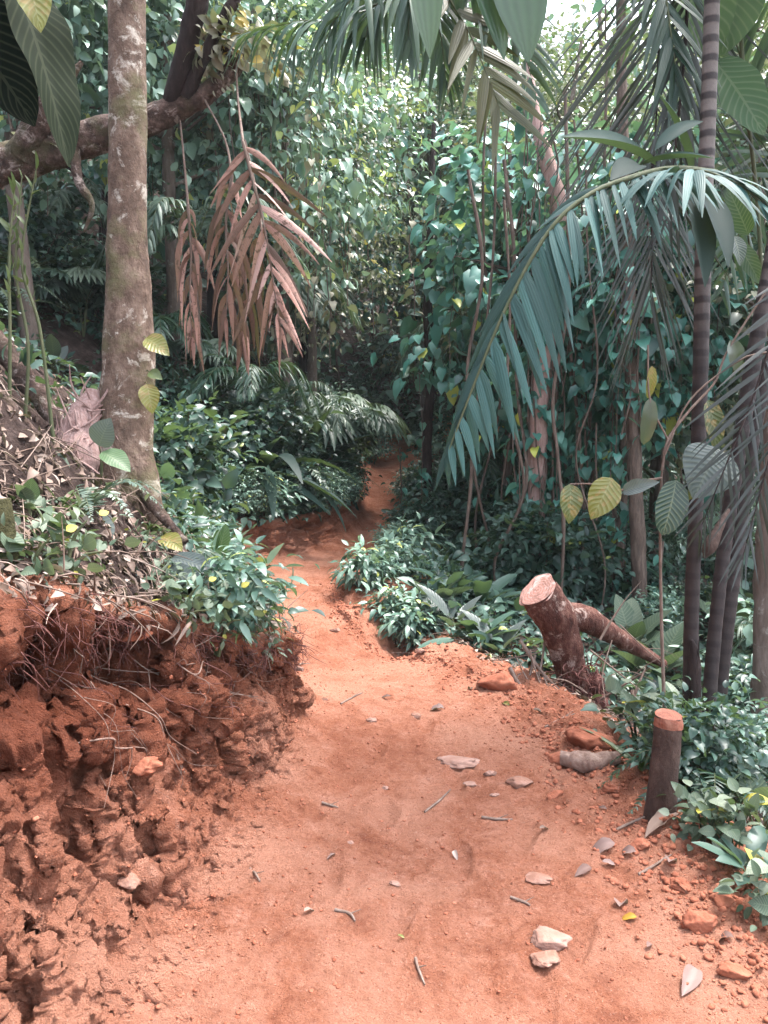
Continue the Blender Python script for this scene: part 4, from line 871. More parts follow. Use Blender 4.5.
for (px, py, Y, top), w_ in zip(lv[:10], wh):
    r = np.random.default_rng(px); b = MB(); p = at(px, py, Y); z0 = gz(p[0], Y) - .1; p1 = at(px + r.integers(-14, 14), top - 160, Y)
    P = np.array([[p[0], Y, z0], p * .8 + p1 * .2 + r.normal(0, .07, 3), p * .6 + p1 * .4 + r.normal(0, .10, 3), p * .4 + p1 * .6 + r.normal(0, .10, 3), p * .2 + p1 * .8 + r.normal(0, .08, 3), p1]); tube(b, P, r.uniform(.008, .020), 7, 60, .4, 6)
    o = b.build('liana', M['bark_vine'], base=P[0]); tag(o, 'thin brown liana rising ' + w_, 'liana', 'lianas hanging in the understorey')
# ------------------------------------------------------------------ understorey prototypes
ru = np.random.default_rng(61)
def shrub(name, cat, group, n, per, rad, h, lsize, shapes, lm, tint=(.1, .85), droop=.3, crad=.12, stems=9, bark='twig', yellow=.01, wid=(1, 1), upw=.8):
    t = thing(name, 'x', cat, (0, 0, 0), group)
    C = ell(n, rad, rad, h * .55, ru, .3, -.15, int(ru.integers(1, 99))); C[:, 2] = np.maximum(C[:, 2] + h * .5, .04)
    b = MB()
    for k in range(stems):
        a = C[ru.integers(0, n)]; tube(b, [[a[0] * .12, a[1] * .12, -.12], [a[0] * .5, a[1] * .5, a[2] * .6], a], [.010, .008, .003], 5, 9, cap=False)
    b.build('stem', M[bark], t); c = MB(); clusters(c, C, C - np.array([0, 0, h * .1]), per, crad, lsize, shapes, tint, ru, droop=droop, yellow=yellow, wid=wid, upw=upw); c.build('foliage', M[lm], t)
    return t
def fern(name, cat, group, nf, L, lm, n=26, lw=.026, rise=.75, lmax=.13, tint=(.1, .9), drop=.9):
    t = thing(name, 'x', cat, (0, 0, 0), group); a, s = MB(), MB()
    for k in range(nf):
        az = k * 2.4 + ru.normal(0, .3); l = L * ru.uniform(.7, 1.1); e = rise * ru.uniform(.7, 1.25); d = np.array([math.cos(az), math.sin(az), 0])
        P = [np.zeros(3), d * l * .25 + [0, 0, l * .38 * e], d * l * .6 + [0, 0, l * .5 * e], d * l * .98 + [0, 0, l * (.5 - .42 * drop) * e]]
        pinnate(a, P, n, lmax * l / .6, lw * l / .6, 80, 50, .25, lambda q: np.clip(1.15 - q, .05, 1) * np.clip(q * 4, .3, 1), (1, -1), (0, 0, 1), .05, .06, 4, tint, .12, ru, s, .005, .2)
    s.build('stem', M['stem_green'], t); a.build('foliage', M[lm], t); return t
def spear(name, cat, group, n, L, lm, shapes, wid=1.0, rise=(.5, 1.2), tint=(.1, .9), pet=.35):
    t = thing(name, 'x', cat, (0, 0, 0), group); a, s = MB(), MB(); m = n
    az = np.arange(m) * 2.4 + ru.normal(0, .3, m); el = ru.uniform(*rise, m); l = L * ru.uniform(.6, 1.15, m)
    d = np.stack([np.cos(az) * np.cos(el), np.sin(az) * np.cos(el), np.sin(el)], -1); N = np.stack([-np.cos(az) * np.sin(el), -np.sin(az) * np.sin(el), np.cos(el)], -1)
    p0 = d * (l * pet)[:, None]
    for k in range(m): tube(s, [[0, 0, -.08], d[k] * l[k] * pet * .5 + [0, 0, .02 * l[k]], p0[k] + d[k] * l[k] * .05], [.006, .005, .003], 5, 8, cap=False)
    tt = ru.uniform(*tint, m)
    for k, sh_ in enumerate(shapes):
        q = np.arange(m) % len(shapes) == k; dd = nrm(d[q] - np.array([0, 0, .35])); add_leaves(a, sh_, p0[q], dd, N[q] + ru.normal(0, .2, (q.sum(), 3)), l[q], tt[q], wid)
    s.build('stem', M['stem_green'], t); a.build('foliage', M[lm], t); return t
def fan(name, cat, group, nl, h, rad, lm, nseg=22, tint=(.2, .9)):
    t = thing(name, 'x', cat, (0, 0, 0), group); a, s = MB(), MB()
    for k in range(nl):
        az = k * 2.4 + ru.normal(0, .3); d = np.array([math.cos(az), math.sin(az), 0]); hh = h * ru.uniform(.65, 1.1); c = d * hh * .65 + [0, 0, hh]
        tube(s, [[0, 0, -.1], d * hh * .25 + [0, 0, hh * .6], c], [.008, .006, .004], 5, 12, cap=False)
        S = np.array([-d[1], d[0], 0]); ax = nrm(d + [0, 0, -.35]); th = np.linspace(-1.9, 1.9, nseg)
        dd = np.cos(th)[:, None] * ax + np.sin(th)[:, None] * S; N = np.cross(S, ax); N = N if N[2] > 0 else -N
        add_leaves(a, shape('blade', 6, .75, .5), c + 0 * dd, dd, np.broadcast_to(N, dd.shape) + ru.normal(0, .08, dd.shape), rad * (1 - .12 * np.abs(th) / 1.9) * ru.uniform(.9, 1.1, nseg), np.clip(ru.uniform(*tint) + ru.normal(0, .1, nseg), 0, 1), 1.5)
    s.build('stem', M['stem_green'], t); a.build('foliage', M[lm], t); return t
G_S, G_F, G_P = 'shrubs of the understorey', 'ferns of the understorey', 'broad-leaved plants of the understorey'
und = {
    'teal': shrub('understorey_shrub', 'shrub', G_S, 60, 18, .42, .75, .085, sh_ov, 'leaf_shrub', (.1, .9)),
    'grey': shrub('understorey_shrub', 'shrub', G_S, 70, 18, .45, .7, .085, sh_ov + sh_ln, 'leaf_grey', (.15, .95)),
    'dark': shrub('understorey_shrub', 'shrub', G_S, 60, 18, .48, .85, .095, sh_ov, 'leaf_shrub', (0, .5)),
    'fine': shrub('understorey_shrub', 'shrub', G_S, 90, 26, .48, .8, .055, sh_ov, 'leaf_grey', (.1, .8), crad=.10),
    'lance': shrub('understorey_shrub', 'shrub', G_S, 46, 13, .40, .6, .17, sh_ln, 'leaf_grey', (.05, .65), droop=.6, wid=(1, 1.6)),
    'fern': fern('fern', 'fern', G_F, 11, .62, 'fern'),
    'ferndark': fern('fern', 'fern', G_F, 13, .75, 'frond_green', tint=(.0, .55)),
    'lime': fern('fern', 'fern', G_F, 8, .7, 'fern_lime', lw=.035),
    'spear': spear('spear_leaf_plant', 'plant', G_P, 17, .36, 'leaf_silver', [shape('lance', 7, c, .2) for c in (.4, .8)], 1.5, (.3, 1.2), (.1, .9)),
    'spearg': spear('spear_leaf_plant', 'plant', G_P, 15, .34, 'leaf_shrub', [shape('oblong', 7, c, .15, .02) for c in (.4, .9)], .9, (.3, 1.2), (.2, .85)),
    'heart': spear('heart_leaf_plant', 'plant', G_P, 12, .22, 'leaf_bank', [shape('heart', 7, c, .12) for c in (.3, .8)], .85, (.4, 1.3), (.2, .9), .9),
    'herb': shrub('leafy_herb', 'plant', G_P, 19, 6, .24, .42, .105, [shape('ovate', 6, c, .14) for c in (.3, .7)], 'leaf_bank', (.0, .85), .45, .08, 9, 'stem_green', .04, (.8, 1.3), .9),
    'litterherb': shrub('leafy_herb', 'plant', G_P, 16, 6, .17, .20, .062, [shape('ovate', 5, c, .14) for c in (.3, .7)] + sh_ln, 'leaf_bank', (.2, .9), .25, .06, 6, 'stem_green', .06, (1, 1.4), 1.0),
    'rosette': spear('strap_leaf_plant', 'plant', G_P, 26, 1.15, 'leaf_dark', [shape('blade', 10, c, .35) for c in (.9, 1.5)], 1.15, (.45, 1.35), (.1, 1), .05),
    'fan': fan('fan_palm', 'palm', 'small palms of the understorey', 7, .8, .45, 'fern'),
    'grass': spear('grass_tuft', 'grass', 'grass tufts on the bank', 22, .26, 'leaf_lime', [shape('blade', 6, c, .3) for c in (.5, 1.3)], .8, (.5, 1.4), (.1, .9), .02),
}
def palmlet(name, cat, group, h, nf, L, lm, lw=.03, n=24, tint=(.2, .9)):
    t = thing(name, 'x', cat, (0, 0, 0), group); b = MB(); tube(b, [[0, 0, -.2], [.03, .02, h * .5], [0, 0, h]], [.035, .028, .024], 9, 40, .2, 9); b.build('trunk', M['bark_vine'], t); a, s = MB(), MB()
    for k in range(nf):
        az = k * 2.4 + ru.normal(0, .25); l = L * ru.uniform(.75, 1.1); d = np.array([math.cos(az), math.sin(az), 0]); e = ru.uniform(.3, .8)
        pinnate(a, [np.array([0, 0, h]), d * l * .3 + [0, 0, h + l * e * .6], d * l * .68 + [0, 0, h + l * e * .55], d * l + [0, 0, h + l * (e * .2 - .25)]], n, .34 * l, lw, 70, 24, .7, None, (1, -1), (0, 0, 1), .1, .08, 5, tint, .12, ru, s, .007, .3, .2)
    o = a.build('frond', M[lm], t); s.build('midrib', M['stem_green'], o, base=np.zeros(3)); return t
und['palmlet'] = palmlet('understorey_palm', 'palm', 'slim palms of the understorey', 1.15, 10, .85, 'fern')
und['palmdark'] = palmlet('understorey_palm', 'palm', 'slim palms of the understorey', 1.0, 11, 1.0, 'frond_green', .034)
und['palmtall'] = palmlet('understorey_palm', 'palm', 'slim palms of the understorey', 2.5, 11, 1.25, 'fern', .045, 26, (.1, .8))
def und_at(key, px, py, s, label, Y=None, r=ru, tilt=None, sink=.02):
    if Y is None: p = ground(px, py)
    else: p = at(px, 500, Y); p[2] = gz(p[0], Y)
    loc = (p[0], p[1], p[2] - sink); rz = r.uniform(0, 6.28); tl = (r.normal(0, .08), r.normal(0, .08)) if tilt is None else tilt
    if ('u', key) in used: return dup(und[key], loc, rz, s, label, tl)
    used.add(('u', key)); o = und[key]; o.location = loc; o.rotation_euler = (*tl, rz); o.scale = (s, s, s); o['label'] = label; return o
for a in [
    # on the outer bank of the bend and behind it
    ('fine', 212, 0, .6, 'pale small-leaved shrub at the left end of the red bend bank', 8.8),
    ('fine', 240, 0, .6, 'pale small-leaved shrub hanging over the red bend bank', 8.95),
    ('lance', 270, 0, .6, 'narrow-leaved grey shrub on top of the red bend bank', 9.4),
    ('dark', 298, 0, .7, 'dark shrub overhanging the corner of the bend', 9.9),
    ('fine', 322, 0, .6, 'grey bushy shrub right of the bend corner', 10.4),
    ('fine', 340, 0, .6, 'grey bushy shrub along the far stretch of the path', 10.8),
    ('dark', 347, 0, .6, 'dark shrub beside the narrow far stretch of the path', 11.5),
    ('teal', 225, 0, 1.0, 'teal shrub behind the pale shrubs of the bend', 9.4),
    ('dark', 258, 0, 1.1, 'dark shrub under the strap-leaved plant', 10.0),
    ('teal', 292, 0, 1.0, 'teal shrub under the strap-leaved plant', 10.6),
    ('dark', 325, 0, 1.15, 'dark shrub left of the far path', 11.6),
    ('ferndark', 222, 0, 1.2, 'dark green fern under the dead pink fronds', 9.0),
    ('fern', 334, 0, 1.1, 'pale fern left of the far path', 11.4),
    ('fern', 290, 0, 1.3, 'pale fern below the strap-leaved plant', 10.1),
    ('rosette', 258, 0, 1.15, 'large dark plant with long arching strap leaves above the bend', 9.7),
    ('rosette', 306, 0, 1.0, 'second dark strap-leaved plant just left of the far path', 10.8),
    ('dark', 185, 0, 1.2, 'dark shrub right behind the pale trunk', 7.5),
    ('dark', 345, 0, .7, 'dark shrub at the top of the far stretch of path', 13.0),
    ('fan', 328, 0, 1.5, 'small palm with pale drooping leaves above the bend', 11.6),
    ('fan', 308, 0, 1.3, 'small palm with blue-green leaves behind the pale drooping palm', 11.8),
    ('palmlet', 330, 0, .8, 'slim palm with pale drooping fronds left of the far path', 11.0),
    ('palmlet', 290, 0, .75, 'slim pale palm behind the strap-leaved plants', 10.8),
    ('palmdark', 240, 0, .9, 'dark green palm under the dead pink fronds', 9.6),
    ('palmlet', 70, 300, .9, 'slim pale palm on the upper left hillside'),
    ('palmdark', 165, 410, .8, 'dark palm half hidden behind the pale trunk'),
    ('palmdark', 605, 560, 1.0, 'dark palm behind the slender trunk'),
    ('palmlet', 725, 560, 1.0, 'pale palm between the dark stems and the right edge'),
    ('palmdark', 500, 540, 1.0, 'dark palm in the shade behind the tip of the great frond'),
    ('palmlet', 765, 720, .5, 'pale palm low at the right edge of the picture'),
    ('palmtall', 300, 0, .8, 'taller slim palm rising behind the strap-leaved plants', 11.6),
    ('palmtall', 210, 0, .9, 'tall slim palm right behind the dead pink fronds', 9.6),
    ('palmtall', 585, 575, 1.0, 'tall slim palm between the dead trunk and the slender trunk'),
    ('palmtall', 690, 555, 1.0, 'tall slim palm behind the first dark stem'),
    ('palmtall', 750, 570, .9, 'tall slim palm at the right edge behind the smooth trunk'),
    ('palmtall', 478, 500, 1.0, 'tall slim palm in the shade left of the dead trunk'),
    # right of the path
    ('lance', 365, 588, .55, 'grey-leaved low plant at the narrowest point of the path'),
    ('lance', 395, 575, .5, 'grey-leaved low plant behind the eroded notch'),
    ('fine', 392, 552, .45, 'small grey shrub right of the bend'),
    ('lance', 410, 566, .7, 'grey-leaved plant on the mound right of the bend'),
    ('teal', 410, 535, .55, 'teal shrub on the inside of the bend'),
    ('dark', 425, 512, .8, 'dark shrub inside the bend beside the far path'),
    ('teal', 432, 540, .9, 'teal shrub under the tip of the great frond'),
    ('dark', 450, 520, 1.0, 'dark shrub behind the tip of the great frond'),
    ('fine', 412, 500, .6, 'fine grey shrub right beside the far path'),
    ('spear', 432, 612, .9, 'silvery spear-leaved plant behind the notch'),
    ('spear', 455, 632, .95, 'silvery spear-leaved plant left of the cut log'),
    ('spearg', 478, 648, .95, 'teal spear-leaved plant nearest the path edge'),
    ('spear', 500, 658, .9, 'silvery spear-leaved plant by the stick pile'),
    ('spearg', 450, 600, 1.1, 'teal spear-leaved plant on the mound'),
    ('spearg', 480, 612, 1.2, 'teal spear-leaved plant in the shade left of the cut log'),
    ('lance', 415, 640, .5, 'low grey plant on the path edge by the red soil patch'),
    ('lance', 392, 622, .45, 'low grey plant hanging over the eroded notch'),
    ('teal', 520, 590, 1.1, 'teal shrub behind the cut face of the log'),
    ('dark', 500, 560, 1.2, 'dark shrub below the great frond'),
    ('grey', 560, 560, 1.0, 'grey shrub at the foot of the dead trunk'),
    ('dark', 545, 600, 1.1, 'dark shrub behind the leaning log'),
    ('grey', 600, 590, 1.1, 'grey shrub behind the upper limb of the log'),
    ('teal', 640, 600, 1.1, 'teal shrub at the foot of the slender trunk'),
    ('grey', 668, 560, 1.2, 'grey shrub behind the first dark stem'),
    ('fine', 700, 560, 1.3, 'fine-leaved shrub between the dark stems'),
    ('teal', 740, 580, 1.2, 'teal shrub behind the smooth right-hand trunk'),
    ('grey', 765, 540, 1.3, 'grey shrub at the right edge behind the palm stems'),
    ('fine', 620, 540, 1.3, 'fine-leaved shrub behind the slender trunk'),
    ('heart', 632, 655, 1.2, 'heart-leaved plant at the end of the fallen limb'),
    ('heart', 655, 690, 1.3, 'heart-leaved plant left of the palm stems'),
    ('grey', 665, 640, .6, 'grey shrub left of the palm stems'),
    
    ('herb', 640, 748, .7, 'leafy herb behind the short sawn stump'),
    ('heart', 668, 735, .9, 'heart-leaved plant just left of the palm clump'),
    ('heart', 735, 660, 1.7, 'heart-leaved plant right of the palm stems'),
    ('heart', 752, 640, 1.6, 'heart-leaved plant against the smooth right-hand trunk'),
    ('ferndark', 708, 800, .62, 'green fern at the foot of the palm clump'),
    ('ferndark', 735, 780, .7, 'dark fern right of the palm clump'),
    ('herb', 705, 842, .45, 'leafy herb at the path edge right of the sawn stump'),
    ('herb', 728, 852, .52, 'leafy herb with broad grey-green leaves at the right path edge'),
    ('spearg', 748, 880, .5, 'spear-leaved plant spilling over the right path edge'),
    ('herb', 764, 912, .45, 'leafy herb lowest at the right edge of the picture'),
    ('heart', 760, 835, 1.0, 'heart-leaved plant in the shade at the right edge of the picture'),
    ('teal', 745, 800, .7, 'teal shrub in the shade behind the right path edge'),
    ('dark', 762, 760, .8, 'dark shrub at the right edge below the large leaf'),
    ('dark', 690, 790, .5, 'small dark shrub right behind the sawn stump'),
    
    ('fern', 715, 730, .8, 'pale fern at the foot of the dark stems on the right'),
    ('ferndark', 672, 762, .6, 'dark fern between the sawn stump and the palm clump'),
    ('spear', 755, 720, 1.2, 'large silvery spear-leaved plant at the right edge'),
    ('grass', 640, 770, 1.2, 'grass tuft left of the sawn stump'),
    ('fern', 640, 700, .8, 'pale fern behind the short log'),
    ('fern', 760, 790, .7, 'pale fern low at the right edge of the picture'),
    ('fine', 372, 0, .9, 'fine-leaved shrub closing the slope left of the far path', 15.0),
    ('dark', 352, 0, 1.1, 'dark shrub on the slope far left of the path end', 15.5),
    ('grey', 330, 0, 1.2, 'grey shrub on the far slope behind the slim palms', 14.5),
    ('teal', 362, 0, 1.3, 'teal shrub high on the slope at the end of the path', 17.5),
    ('grey', 385, 0, 1.4, 'grey shrub above the end of the path', 20.0),
    ('teal', 425, 0, 1.2, 'teal shrub right of the end of the path', 18.0),
    ('grey', 440, 0, 1.2, 'grey shrub right of the far path behind the thin dark tree', 14.5),
    ('palmtall', 372, 0, .9, 'tall slim palm at the end of the path', 19.5),
    ('palmtall', 345, 0, .9, 'tall slim palm on the far slope left of the path end', 16.5),
    ('grey', 810, 0, 1.3, 'grey shrub beyond the right edge of the picture', 6.0),
    ('fern', 830, 0, 1.2, 'pale fern beyond the right edge of the picture', 5.0),
    ('teal', 850, 0, 1.5, 'teal shrub beyond the right edge of the picture', 7.0),
    # left hillside
    ('fan', 82, 335, 1.0, 'fan palm with pale drooping leaves left of the pale trunk'),
    ('fan', 30, 320, .9, 'fan palm at the left edge above the littered slope'),
    ('fan', 175, 395, 1.0, 'fan palm right behind the pale trunk'),
    ('lime', 88, 300, 1.5, 'lime green fern arching beside the pale trunk'),
    ('lime', 20, 290, 1.2, 'lime green fern at the left edge of the picture'),
    ('fern', 5, 320, 1.3, 'pale fern at the left edge under the gnarled limb'),
    ('grey', 60, 300, 1.1, 'grey shrub under the gnarled limb'),
    ('dark', 110, 340, 1.2, 'dark shrub behind the pale trunk'),
    ('teal', 175, 420, .9, 'teal shrub close behind the pale trunk'),
    ('dark', 30, 280, 1.2, 'dark shrub on the upper left hillside'),
    ('spear', 55, 372, 1.0, 'grey spear-leaved plant at the top of the littered slope'),
    ('fern', 172, 478, .7, 'pale fern right of the foot of the pale trunk'),
    ]: und_at(*a)
rt = ru
pl = [('litterherb', 60, 588, .9, 'low herb spilling over the lip left of the striped leaf'), ('litterherb', 20, 590, .9, 'low herb on the lip at the far left'), ('litterherb', 178, 622, .8, 'low herb on the lip above the hanging roots'), ('litterherb', 215, 640, .9, 'low herb on the lip below the pale fan leaf'), ('lance', 235, 625, .5, 'narrow-leaved plant under the pale fan leaf'), ('litterherb', 258, 650, .6, 'lowest herb at the bank corner'), ('litterherb', 262, 640, .6, 'low herb at the outermost bank corner'), ('fern', 190, 585, .55, 'small pale fern on the bank top'), ('fern', 85, 520, .6, 'small pale fern left of the trunk foot'), ('fern', 220, 570, .45, 'small pale fern on the bank near the bend'), ('litterherb', 165, 590, 0.50, 'low herb on the middle of the bank top'),
      ('litterherb', 250, 640, 0.50, 'low herb hanging over the bank corner'), ('litterherb', 225, 650, 0.50, 'low herb hanging over the right part of the bank face'),
      ('heart', 30, 520, 0.42, 'heart-leaved plant at the left edge of the bank'), ('heart', 60, 545, 0.38, 'heart-leaved plant left of the pale trunk'), ('litterherb', 145, 550, 0.50, 'low herb at the foot of the pale trunk'), ('grass', 150, 530, 0.62, 'green grass tuft at the foot of the pale trunk'), ('grass', 215, 610, 0.50, 'grass tuft beside the pale fan leaf'),
      ('grass', 240, 655, 0.43, 'grass tuft hanging over the bank corner'), ('grass', 60, 510, 0.68, 'grass tuft left of the pale trunk'), ('grass', 195, 640, 0.43, 'grass tuft on the bank lip'),
      ]
for a in pl: und_at(*a, sink=.01)
# individual big leaves on the bank
def lone(label, leaves, k='leaf_bank', root_=None):
    p = at(*leaves[0][0]); g0 = np.array([p[0], p[1], gz(p[0], p[1])]); t = thing('broadleaf_seedling', label, 'plant', g0, 'broad-leaved seedlings on the bank')
    s = MB()
    for (q0, q1, w_, ti, sh_, n_, kk) in leaves:
        a, e = at(*q0), at(*q1); b = MB(); between(b, shape(sh_, 12, .4, .14, .04, 2), a, e, n_, ti, w_); b.build('leaf', M[kk or k], t)
        tube(s, [g0 - [0, 0, .04], (g0 + a) / 2 + [0, .02, .03], a], [.005, .004, .003], 5, 10)
    s.build('stem', M['stem_green'], t)
nu = (.2, -.8, .8)
lone('seedling with one round pale ribbed leaf and a curled green leaf before the trunk', [((99, 446, 3.85), (107, 420, 3.8), 1.5, .88, 'ovate', (.2, -.9, .6), 'leaf_silver'), ((102, 452, 3.8), (130, 466, 3.75), 1.2, .8, 'ovate', (.1, -.5, .9), 'leaf_ribbed')])
lone('seedling with a large pale pointed leaf left of the trunk', [((18, 462, 3.6), (62, 490, 3.4), 1.3, .88, 'ovate', (.1, -.7, .8), None), ((24, 500, 3.4), (-8, 492, 3.3), 1.2, .8, 'ovate', nu, None), ((20, 480, 3.5), (52, 512, 3.3), 1.0, .55, 'ovate', nu, None)])
lone('seedling with overlapping silvery leaves at the left edge of the bank', [((-6, 490, 3.2), (28, 512, 3.1), 1.2, .85, 'ovate', nu, 'leaf_silver'), ((16, 512, 3.2), (40, 540, 3.1), 1.1, .85, 'oblong', nu, 'leaf_silver'), ((2, 520, 3.1), (30, 552, 3.0), .9, .3, 'oblong', nu, 'leaf_lime')])
lone('seedling with a broad whitish leaf over the litter', [((72, 520, 3.5), (106, 545, 3.35), 1.5, .88, 'ovate', (.1, -.6, .9), 'leaf_silver'), ((62, 512, 3.5), (36, 536, 3.4), 1.1, .9, 'oblong', nu, 'leaf_silver')])
lone('seedling with one striped leaf hanging over the bank lip', [((112, 556, 3.4), (138, 596, 3.25), 1.1, .8, 'oblong', (.3, -.9, .5), 'leaf_silver')])
lone('seedling with dark striped leaves on the middle of the bank', [((160, 580, 3.6), (196, 572, 3.5), 1.0, .8, 'ovate', nu, 'leaf_silver'), ((172, 558, 3.7), (214, 566, 3.6), 1.0, .7, 'oblong', nu, 'leaf_silver')])
lone('seedling with a folded bright green leaf on the bank near the bend', [((216, 560, 4.0), (228, 528, 3.95), .9, .8, 'oblong', (.6, -.8, .2), 'leaf_ribbed'), ((217, 560, 4.0), (214, 532, 3.95), .8, .6, 'oblong', (-.5, -.8, .2), 'leaf_ribbed')])
lone('yellow-leaved seedling at the foot of the trunk', [((160, 538, 3.9), (150, 560, 3.8), 1.4, .8, 'ovate', (.2, -1, .3), 'leaf_yellowing'), ((162, 536, 3.9), (180, 546, 3.8), 1.1, .9, 'ovate', nu, 'leaf_yellowing')])
lone('yellow-green spotted seedling over the bank lip', [((112, 588, 3.3), (122, 612, 3.2), 1.3, .55, 'ovate', (.2, -1, .3), 'leaf_yellowing'), ((108, 586, 3.3), (98, 604, 3.2), 1.2, .88, 'ovate', nu, None)])
# one pale fan leaf lying over the bank corner
t = thing('fan_leaf_seedling', 'pale fan-shaped palm leaf spread over the right part of the bank', 'plant', ground(212, 612), 'broad-leaved seedlings on the bank')
a, s = MB(), MB(); c = at(214, 600, 3.85); th = np.linspace(-1.5, 1.6, 20); dd = np.cos(th)[:, None] * nrm(np.array([.25, -.35, -.8])) + np.sin(th)[:, None] * nrm(np.array([.95, 0, .2])); add_leaves(a, shape('blade', 7, .5, .5), c + 0 * dd, dd, np.array([.1, -.8, .5]) + rng.normal(0, .08, dd.shape), .26 * rng.uniform(.85, 1.1, 20), rng.uniform(.5, 1, 20), 1.7)
th = np.linspace(-.8, .9, 9); dd = np.cos(th)[:, None] * nrm(np.array([-.9, -.2, .1])) + np.sin(th)[:, None] * nrm(np.array([.1, -.4, .9])); add_leaves(a, shape('blade', 7, .7, .5), c + 0 * dd, dd, np.array([0, -.6, .8]) + rng.normal(0, .08, dd.shape), .2, rng.uniform(.6, 1, 9), 1.7)
tube(s, [np.array(t.location) - [0, 0, .05], c - [0, 0, .02], c], .006, 5, 8); a.build('leaf', M['fern'], t); s.build('stem', M['stem_green'], t)

# tall thin seedlings with yellow-green tops at the left edge
for k, (pts, lab) in enumerate([([(8, 395, 3.7), (10, 330, 3.7), (9, 260, 3.7), (14, 190, 3.7)], 'yellow-green seedling stem closest to the left edge'), ([(22, 380, 3.8), (28, 345, 3.8), (16, 270, 3.8), (22, 175, 3.8)], 'yellow-green seedling stem second from the left edge'), ([(52, 388, 3.8), (40, 330, 3.8), (22, 262, 3.8), (36, 170, 3.8)], 'leaning yellow-green seedling stem third from the left edge')]):
    r = np.random.default_rng(k); P = line(*pts); P[0][2] = min(P[0][2], gz(P[0][0], P[0][1])) - .05; t = thing('tall_seedling', lab, 'plant', P[0], 'tall seedlings at the left edge'); b = MB(); tube(b, P, [.010, .008, .007, .003], 6, 36, .1, 9); b.build('stem', M['stem_green'], t)
    b = MB(); Q = spline(P, 60)[30:]; m = 22; q = Q[r.integers(0, 30, m)]; d = nrm(r.normal(size=(m, 3)) * [.6, .6, .3] + [0, 0, 1.1]); add_leaves(b, sh_ln[0], q, d, d[:, ::-1], .08 * r.uniform(.5, 1.1, m), r.uniform(.5, .9, m), 1.0); b.build('foliage', M['leaf_lime'], t)

# the loose mat of ground cover between the plants: nobody could count it
gc = MB(); rc = np.random.default_rng(99); P_, N_ = [], []
for _ in range(11000):
    Y = math.exp(rc.uniform(math.log(4.2), math.log(24))); rr_ = row(Y); left = rc.random() < .45
    c = rc.integers(iF - 125, iF - 8) if left else rc.integers(iE + 45, iE + 125)
    if left and Y < 8.4 and rc.random() < .74: continue
    if not left and Y < 6.5 and rc.random() < .6: continue
    if not left and 5.2 < Y < 8.4 and G[rr_, c, 0] - XR[rr_] < .7: continue
    P_.append(G[rr_, c]); N_.append(Nn[rr_, c])
P_, N_ = np.array(P_), np.array(N_); N_ = N_ * np.sign(N_[:, 2:3] + 1e-6)
clusters(gc, P_ + N_ * .05, N_ + [0, -.1, .3], 7, .09, .095, sh_ov + sh_ln, (.05, .85), rc, yellow=.01)
tag(gc.build('undergrowth', M['leaf_shrub'], base=np.zeros(3)), kind='stuff')
# ------------------------------------------------------------------ felled wood
rw = np.random.default_rng(81)
b0 = at(578, 690, 5.0)
t = thing('felled_log', 'leaning red-brown log with a freshly sawn face and a long limb reaching right', 'log', b0)
mb = MB(); P = line((596, 735, 5.1), (582, 700, 5.05), (571, 670, 5.0), (563, 640, 4.97), (553, 614, 4.94), (538, 591, 4.9)); tube(mb, P, [.16, .115, .10, .112, .128, .126], 30, 110, .12, 9, seed=5, cap=False); mb.build('trunk', M['bark_red'], t)
ax = nrm(P[-1] - P[-2] + np.array([-.06, -.05, .03])); cf = MB(); disc(cf, P[-1] + ax * .004, ax, .130, 36, 8, .10); cf.build('cut_face', M['cut_wood'], t)
mb = MB(); L = line((556, 618, 4.98), (582, 618, 5.02), (605, 630, 5.1), (630, 645, 5.2), (664, 664, 5.3)); tube(mb, L, [.09, .088, .070, .052, .03], 22, 90, .14, 9, seed=8); mb.build('limb', M['bark_red'], t)
mb = MB()
for k in range(300):
    c = at(rw.uniform(560, 604), rw.uniform(662, 722), rw.uniform(4.85, 5.1)); d = nrm(rw.normal(size=3) + [0, -.3, -.4]); l = rw.uniform(.05, .16); tube(mb, [c, c + d * l * .5 + rw.normal(0, .015, 3), c + d * l], [.0045, .004, .0015], 4, 6, cap=False)
for k in range(16): blob(mb, at(rw.uniform(566, 600), rw.uniform(672, 715), 4.98), rw.uniform(.03, .07), k, 8, .7)
o = mb.build('root_ball', M['root_red'], t)
sticks = [((520, 640, 4.9), (582, 712, 4.7), .012, 'long bare stick leaning against the root ball'), ((535, 655, 4.9), (508, 690, 4.75), .009, 'short bare stick left of the log'), ((510, 668, 4.8), (560, 722, 4.6), .014, 'thickest bare stick lying below the log'), ((505, 690, 4.7), (575, 712, 4.65), .010, 'bare stick lying flat along the path edge'), ((545, 640, 5.0), (530, 700, 4.7), .008, 'upright bare twig before the log'),
          ((600, 640, 4.9), (625, 600, 4.95), .008, 'pale bare twig bent over the fallen limb'), ((560, 690, 4.8), (600, 735, 4.55), .011, 'bare stick lying before the root ball'), ((625, 740, 4.5), (632, 690, 4.6), .024, 'short pinkish stick standing right of the root ball'), ((500, 660, 4.9), (545, 650, 4.95), .0042, 'thin bare twig lying across the stick pile'), ((620, 625, 5.0), (668, 668, 5.0), .0040, 'thin vine twig along the fallen limb')]
for k, (a_, b_) in enumerate([((515, 655), (560, 700)), ((522, 700), (565, 680)), ((540, 668), (585, 728)), ((508, 676), (530, 716)), ((548, 715), (600, 722)), ((530, 650), (556, 712)), ((590, 650), (640, 690)), ((600, 700), (650, 668)), ((612, 640), (606, 706)), ((498, 700), (545, 722))]):
    sticks.append(((a_[0], a_[1], 4.85), (b_[0], b_[1], 4.62), .004 + .0012 * (k % 4), 'thin bare twig in the brush pile around the felled log'))
